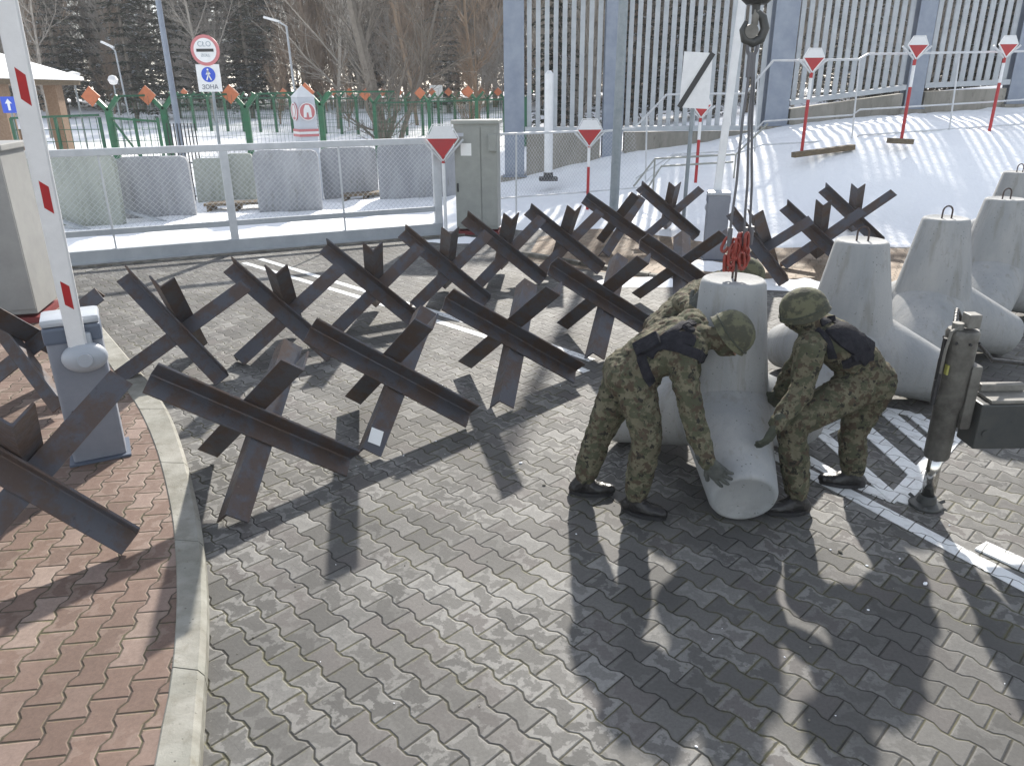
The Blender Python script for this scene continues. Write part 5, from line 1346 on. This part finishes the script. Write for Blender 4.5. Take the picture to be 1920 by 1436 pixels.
def conifer(seed, H, rad, dens=1.):
    rg = random.Random(seed); tv, tf = [], []
    n = 6; rings = 8
    for j in range(rings+1):
        z = H*j/rings; r = .20*(1-j/rings)*H/20+.02
        for k in range(n): t = 6.283*k/n; tv.append((r*math.cos(t), r*math.sin(t), z))
    for j in range(rings):
        for k in range(n): tf.append((j*n+k, j*n+(k+1) % n, (j+1)*n+(k+1) % n, (j+1)*n+k))
    cv, cf = [], []
    z = H*.06
    while z < H*.98:
        t = z/H; R_ = rad*(1-t)**.75*(.9+.2*rg.random())+.15; nb = int((6+5*(1-t))*dens)
        for b_i in range(nb):
            if rg.random() < .12: continue
            az = rg.uniform(0, 6.283); L = R_*rg.uniform(.55, 1.12); dr = rg.uniform(.10, .42)
            ux, uy = math.cos(az), math.sin(az)
            m = max(3, int(L*3.2))
            for s in range(m):
                f0 = (s+.3)/m; bx, by, bz = ux*L*f0, uy*L*f0, z-dr*L*f0*f0+.10*L*f0
                for _ in range(4):
                    a = az+rg.choice((-1, 1))*rg.uniform(.5, 1.3); l = (.30+.40*(1-f0))*rg.uniform(.6, 1.2)*min(1, .4+L*.4); w_ = .08+.10*rg.random()
                    dx, dy, dz = math.cos(a)*l, math.sin(a)*l, -rg.uniform(.05, .5)*l
                    px, py = -math.sin(a)*w_, math.cos(a)*w_
                    i = len(cv); cv += [(bx-px, by-py, bz), (bx+px, by+py, bz+rg.uniform(-.05, .05)), (bx+dx, by+dy, bz+dz)]; cf.append((i, i+1, i+2))
        z += rg.uniform(.30, .55)*(1+.4*(1-t))
    return np.array(tv), tf, np.array(cv), cf
def mesh_obj(name, Vt, Ft, m, parent=None, smooth=False):
    me = bpy.data.meshes.new(name); me.from_pydata([tuple(v) for v in Vt], [], Ft); me.materials.append(m)
    o = bpy.data.objects.new(name, me); scene.collection.objects.link(o)
    if parent: o.parent = parent
    return o
CON = [conifer(11+i, 15+2*i, 2.3+.25*i) for i in range(4)]
BARE = [grow(31+i, 15+i, .17, .75, 3, [2, 3, 2], start=.18) for i in range(4)]
BROOM = [grow(51+i, 9+i, .10, .60, 3, [3, 3, 2], start=.05, gn_=.5) for i in range(2)]
DENSE = [grow(71+i, 17+i, .20, .55, 3, [4, 4, 2], start=.10, gn_=.45, side=3) for i in range(3)]
# forest mass: one mesh object of everything nobody could count
rg = random.Random(99)
acc = {'needle': ([], [], [0]), 'bark': ([], [], [0]), 'barkg': ([], [], [0]), 'barkr': ([], [], [0])}
def addm(key, Vt, Ft, M):
    A = acc[key]; c, s = math.cos(M[3]), math.sin(M[3]); V_ = Vt*M[4]
    X_ = V_[:, 0]*c-V_[:, 1]*s+M[0]; Y_ = V_[:, 0]*s+V_[:, 1]*c+M[1]; Z_ = V_[:, 2]+M[2]
    A[0].append(np.stack([X_, Y_, Z_], 1)); o = A[2][0]; A[1].extend([tuple(i+o for i in f) for f in Ft]); A[2][0] += len(Vt)
def put(x, y, kind, i, s):
    zg = gz_at(x, y)-.1; M = (x, y, zg, rg.uniform(0, 6.28), s)
    if kind == 'c': tv, tf, cv, cf = CON[i]; addm('bark', tv, tf, M); addm('needle', cv, cf, M)
    elif kind == 'b': addm(rg.choice(('barkg', 'barkg', 'barkr')), *BARE[i], M)
    elif kind == 'd': addm(rg.choice(('barkg', 'barkg', 'barkr')), *DENSE[i % 3], M)
    else: addm(rg.choice(('barkg', 'barkr')), *BROOM[i], M)
for row, (y, n) in enumerate(((70, 44), (76, 48), (84, 50), (94, 54), (106, 56), (122, 60))):
    for k in range(n):
        x = (-1+2*(k+rg.uniform(-.4, .4))/n)*y*.95; u = 960+1410*x/y
        yy = y+rg.uniform(-3, 3)
        if row == 0 and x/y > -.32 and x/y < -.05 and rg.random() < .8: kind = 'b'
        else:
            kind = 'c' if rg.random() < (.58 if u < 560 or u > 950 else .25) else 'd'
            if row in (1, 3) and kind == 'c' and rg.random() < .5: kind = 'd'
        put(x, yy, kind, rg.randrange(4), rg.uniform(.85, 1.35))
for k in range(46):
    y = rg.uniform(58, 68); put(rg.uniform(-.75, .75)*y, y, 's', rg.randrange(2), rg.uniform(.35, .8))
for k in range(80):      # belt of trees behind the barrier fence
    y = rg.uniform(30, 46); x = rg.uniform(.05, .95)*y
    put(x, y, 'c' if rg.random() < .55 else 'd', rg.randrange(4), rg.uniform(.42, .58))
fv, ff, fm = [], [], []; off_ = 0
for mi, key in enumerate(('needle', 'bark', 'barkg', 'barkr')):
    A = acc[key]
    if not A[0]: continue
    Vv = np.concatenate(A[0]); fv.append(Vv); ff.extend([tuple(i+off_ for i in f) for f in A[1]]); fm.extend([mi]*len(A[1])); off_ += len(Vv)
me = bpy.data.meshes.new('forest'); me.from_pydata(np.concatenate(fv).tolist(), [], ff)
for key in ('needle', 'bark', 'barkg', 'barkr'): me.materials.append(MT[key])
me.polygons.foreach_set('material_index', fm)
o = bpy.data.objects.new('forest', me); scene.collection.objects.link(o); tag(o, 'dense winter forest of snow dusted spruces and bare trees behind the field', 'forest', kind='stuff')
# individual trees
def tree_thing(u, y, proto, kind, s, label, m='barkg', name=None, rz=0.):
    q = at(u, 180, y); root = empty(name or ('spruce_tree' if kind == 'c' else 'bare_tree'), (q.x, y, gz_at(q.x, y)-.05), rz, label, 'tree', 'trees before the forest')
    root.scale = (s, s, s)
    if kind == 'c':
        tv, tf, cv, cf = proto; mesh_obj('trunk', tv, tf, MT['bark'], root); mesh_obj('crown', cv, cf, MT['needle'], root)
    else: mesh_obj('trunk', proto[0], proto[1], MT[m], root)
    return root
big = grow(5, 12, .30, .62, 4, [2, 2, 2, 2], lean=(-.03, 0), start=.12, gn_=.42, side=6)
tree_thing(716, 34., big, 'b', 1., 'big many branched bare tree standing on the snow left of the barrier fence', 'bark')
t2 = grow(8, 7.5, .13, .7, 3, [2, 3, 2], lean=(.35, 0), start=.2, gn_=.3, side=5)
tree_thing(738, 34.3, t2, 'b', 1., 'slimmer leaning stem growing out beside the big bare tree', 'bark')
for u, y, i, s, lab in ((250, 52, 0, .9, 'dark dense spruce behind the street lamp left of the lamp mast'), (330, 56, 1, .95, 'dark spruce directly behind the tall lamp mast'), (470, 55, 2, .8, 'dark spruce between the customs sign and the bent street lamp'),
                        (120, 58, 3, .85, 'snow dusted spruce behind the gatehouse roof'), (840, 60, 1, .8, 'dark spruce between the big bare tree and the barrier fence')):
    tree_thing(u, y, CON[i], 'c', s, lab)
for u, y, i, s, m, lab in ((80, 40, 0, .55, 'barkp', 'thin pale bare tree with crooked branches above the gatehouse'), (630, 44, 1, .75, 'barkg', 'grey brown bare tree left of the big bare tree'), (900, 38, 2, .7, 'barkr', 'reddish brown bare tree touching the left side of the barrier fence'),
                           (780, 46, 3, .8, 'barkr', 'brownish bare tree right of the big bare tree'), (400, 50, 2, .7, 'barkg', 'bare grey tree behind the round customs sign')):
    tree_thing(u, y, BARE[i], 'b', s, lab, m)
for u, y, i, s, lab in ((880, 36, 0, .45, 'low reddish twiggy shrub near the barrier fence post'), (520, 48, 1, .42, 'low twiggy shrub behind the border post'), (650, 45, 0, .4, 'low twiggy shrub left of the big bare tree trunk')):
    tree_thing(u, y, BROOM[i], 'b', s, lab, 'barkr', name='bare_shrub')['category'] = 'shrub'

# ================================================================ HAZE
hb = MB(); hb.box((0, 130, 19), (700, 330, 42)); hz__ = hb.build('haze', [])
hm = bpy.data.materials.new('thin_winter_haze'); hm.use_nodes = True; t = hm.node_tree; t.nodes.remove(t.nodes['Principled BSDF'])
pv = t.nodes.new('ShaderNodeVolumePrincipled'); pv.inputs['Color'].default_value = (.93, .95, 1, 1); pv.inputs['Density'].default_value = .0008; pv.inputs['Anisotropy'].default_value = .2
t.links.new(pv.outputs[0], t.nodes['Material Output'].inputs['Volume']); hz__.data.materials.append(hm); tag(hz__, 'thin pale winter haze over the yard and forest', 'haze', kind='stuff')
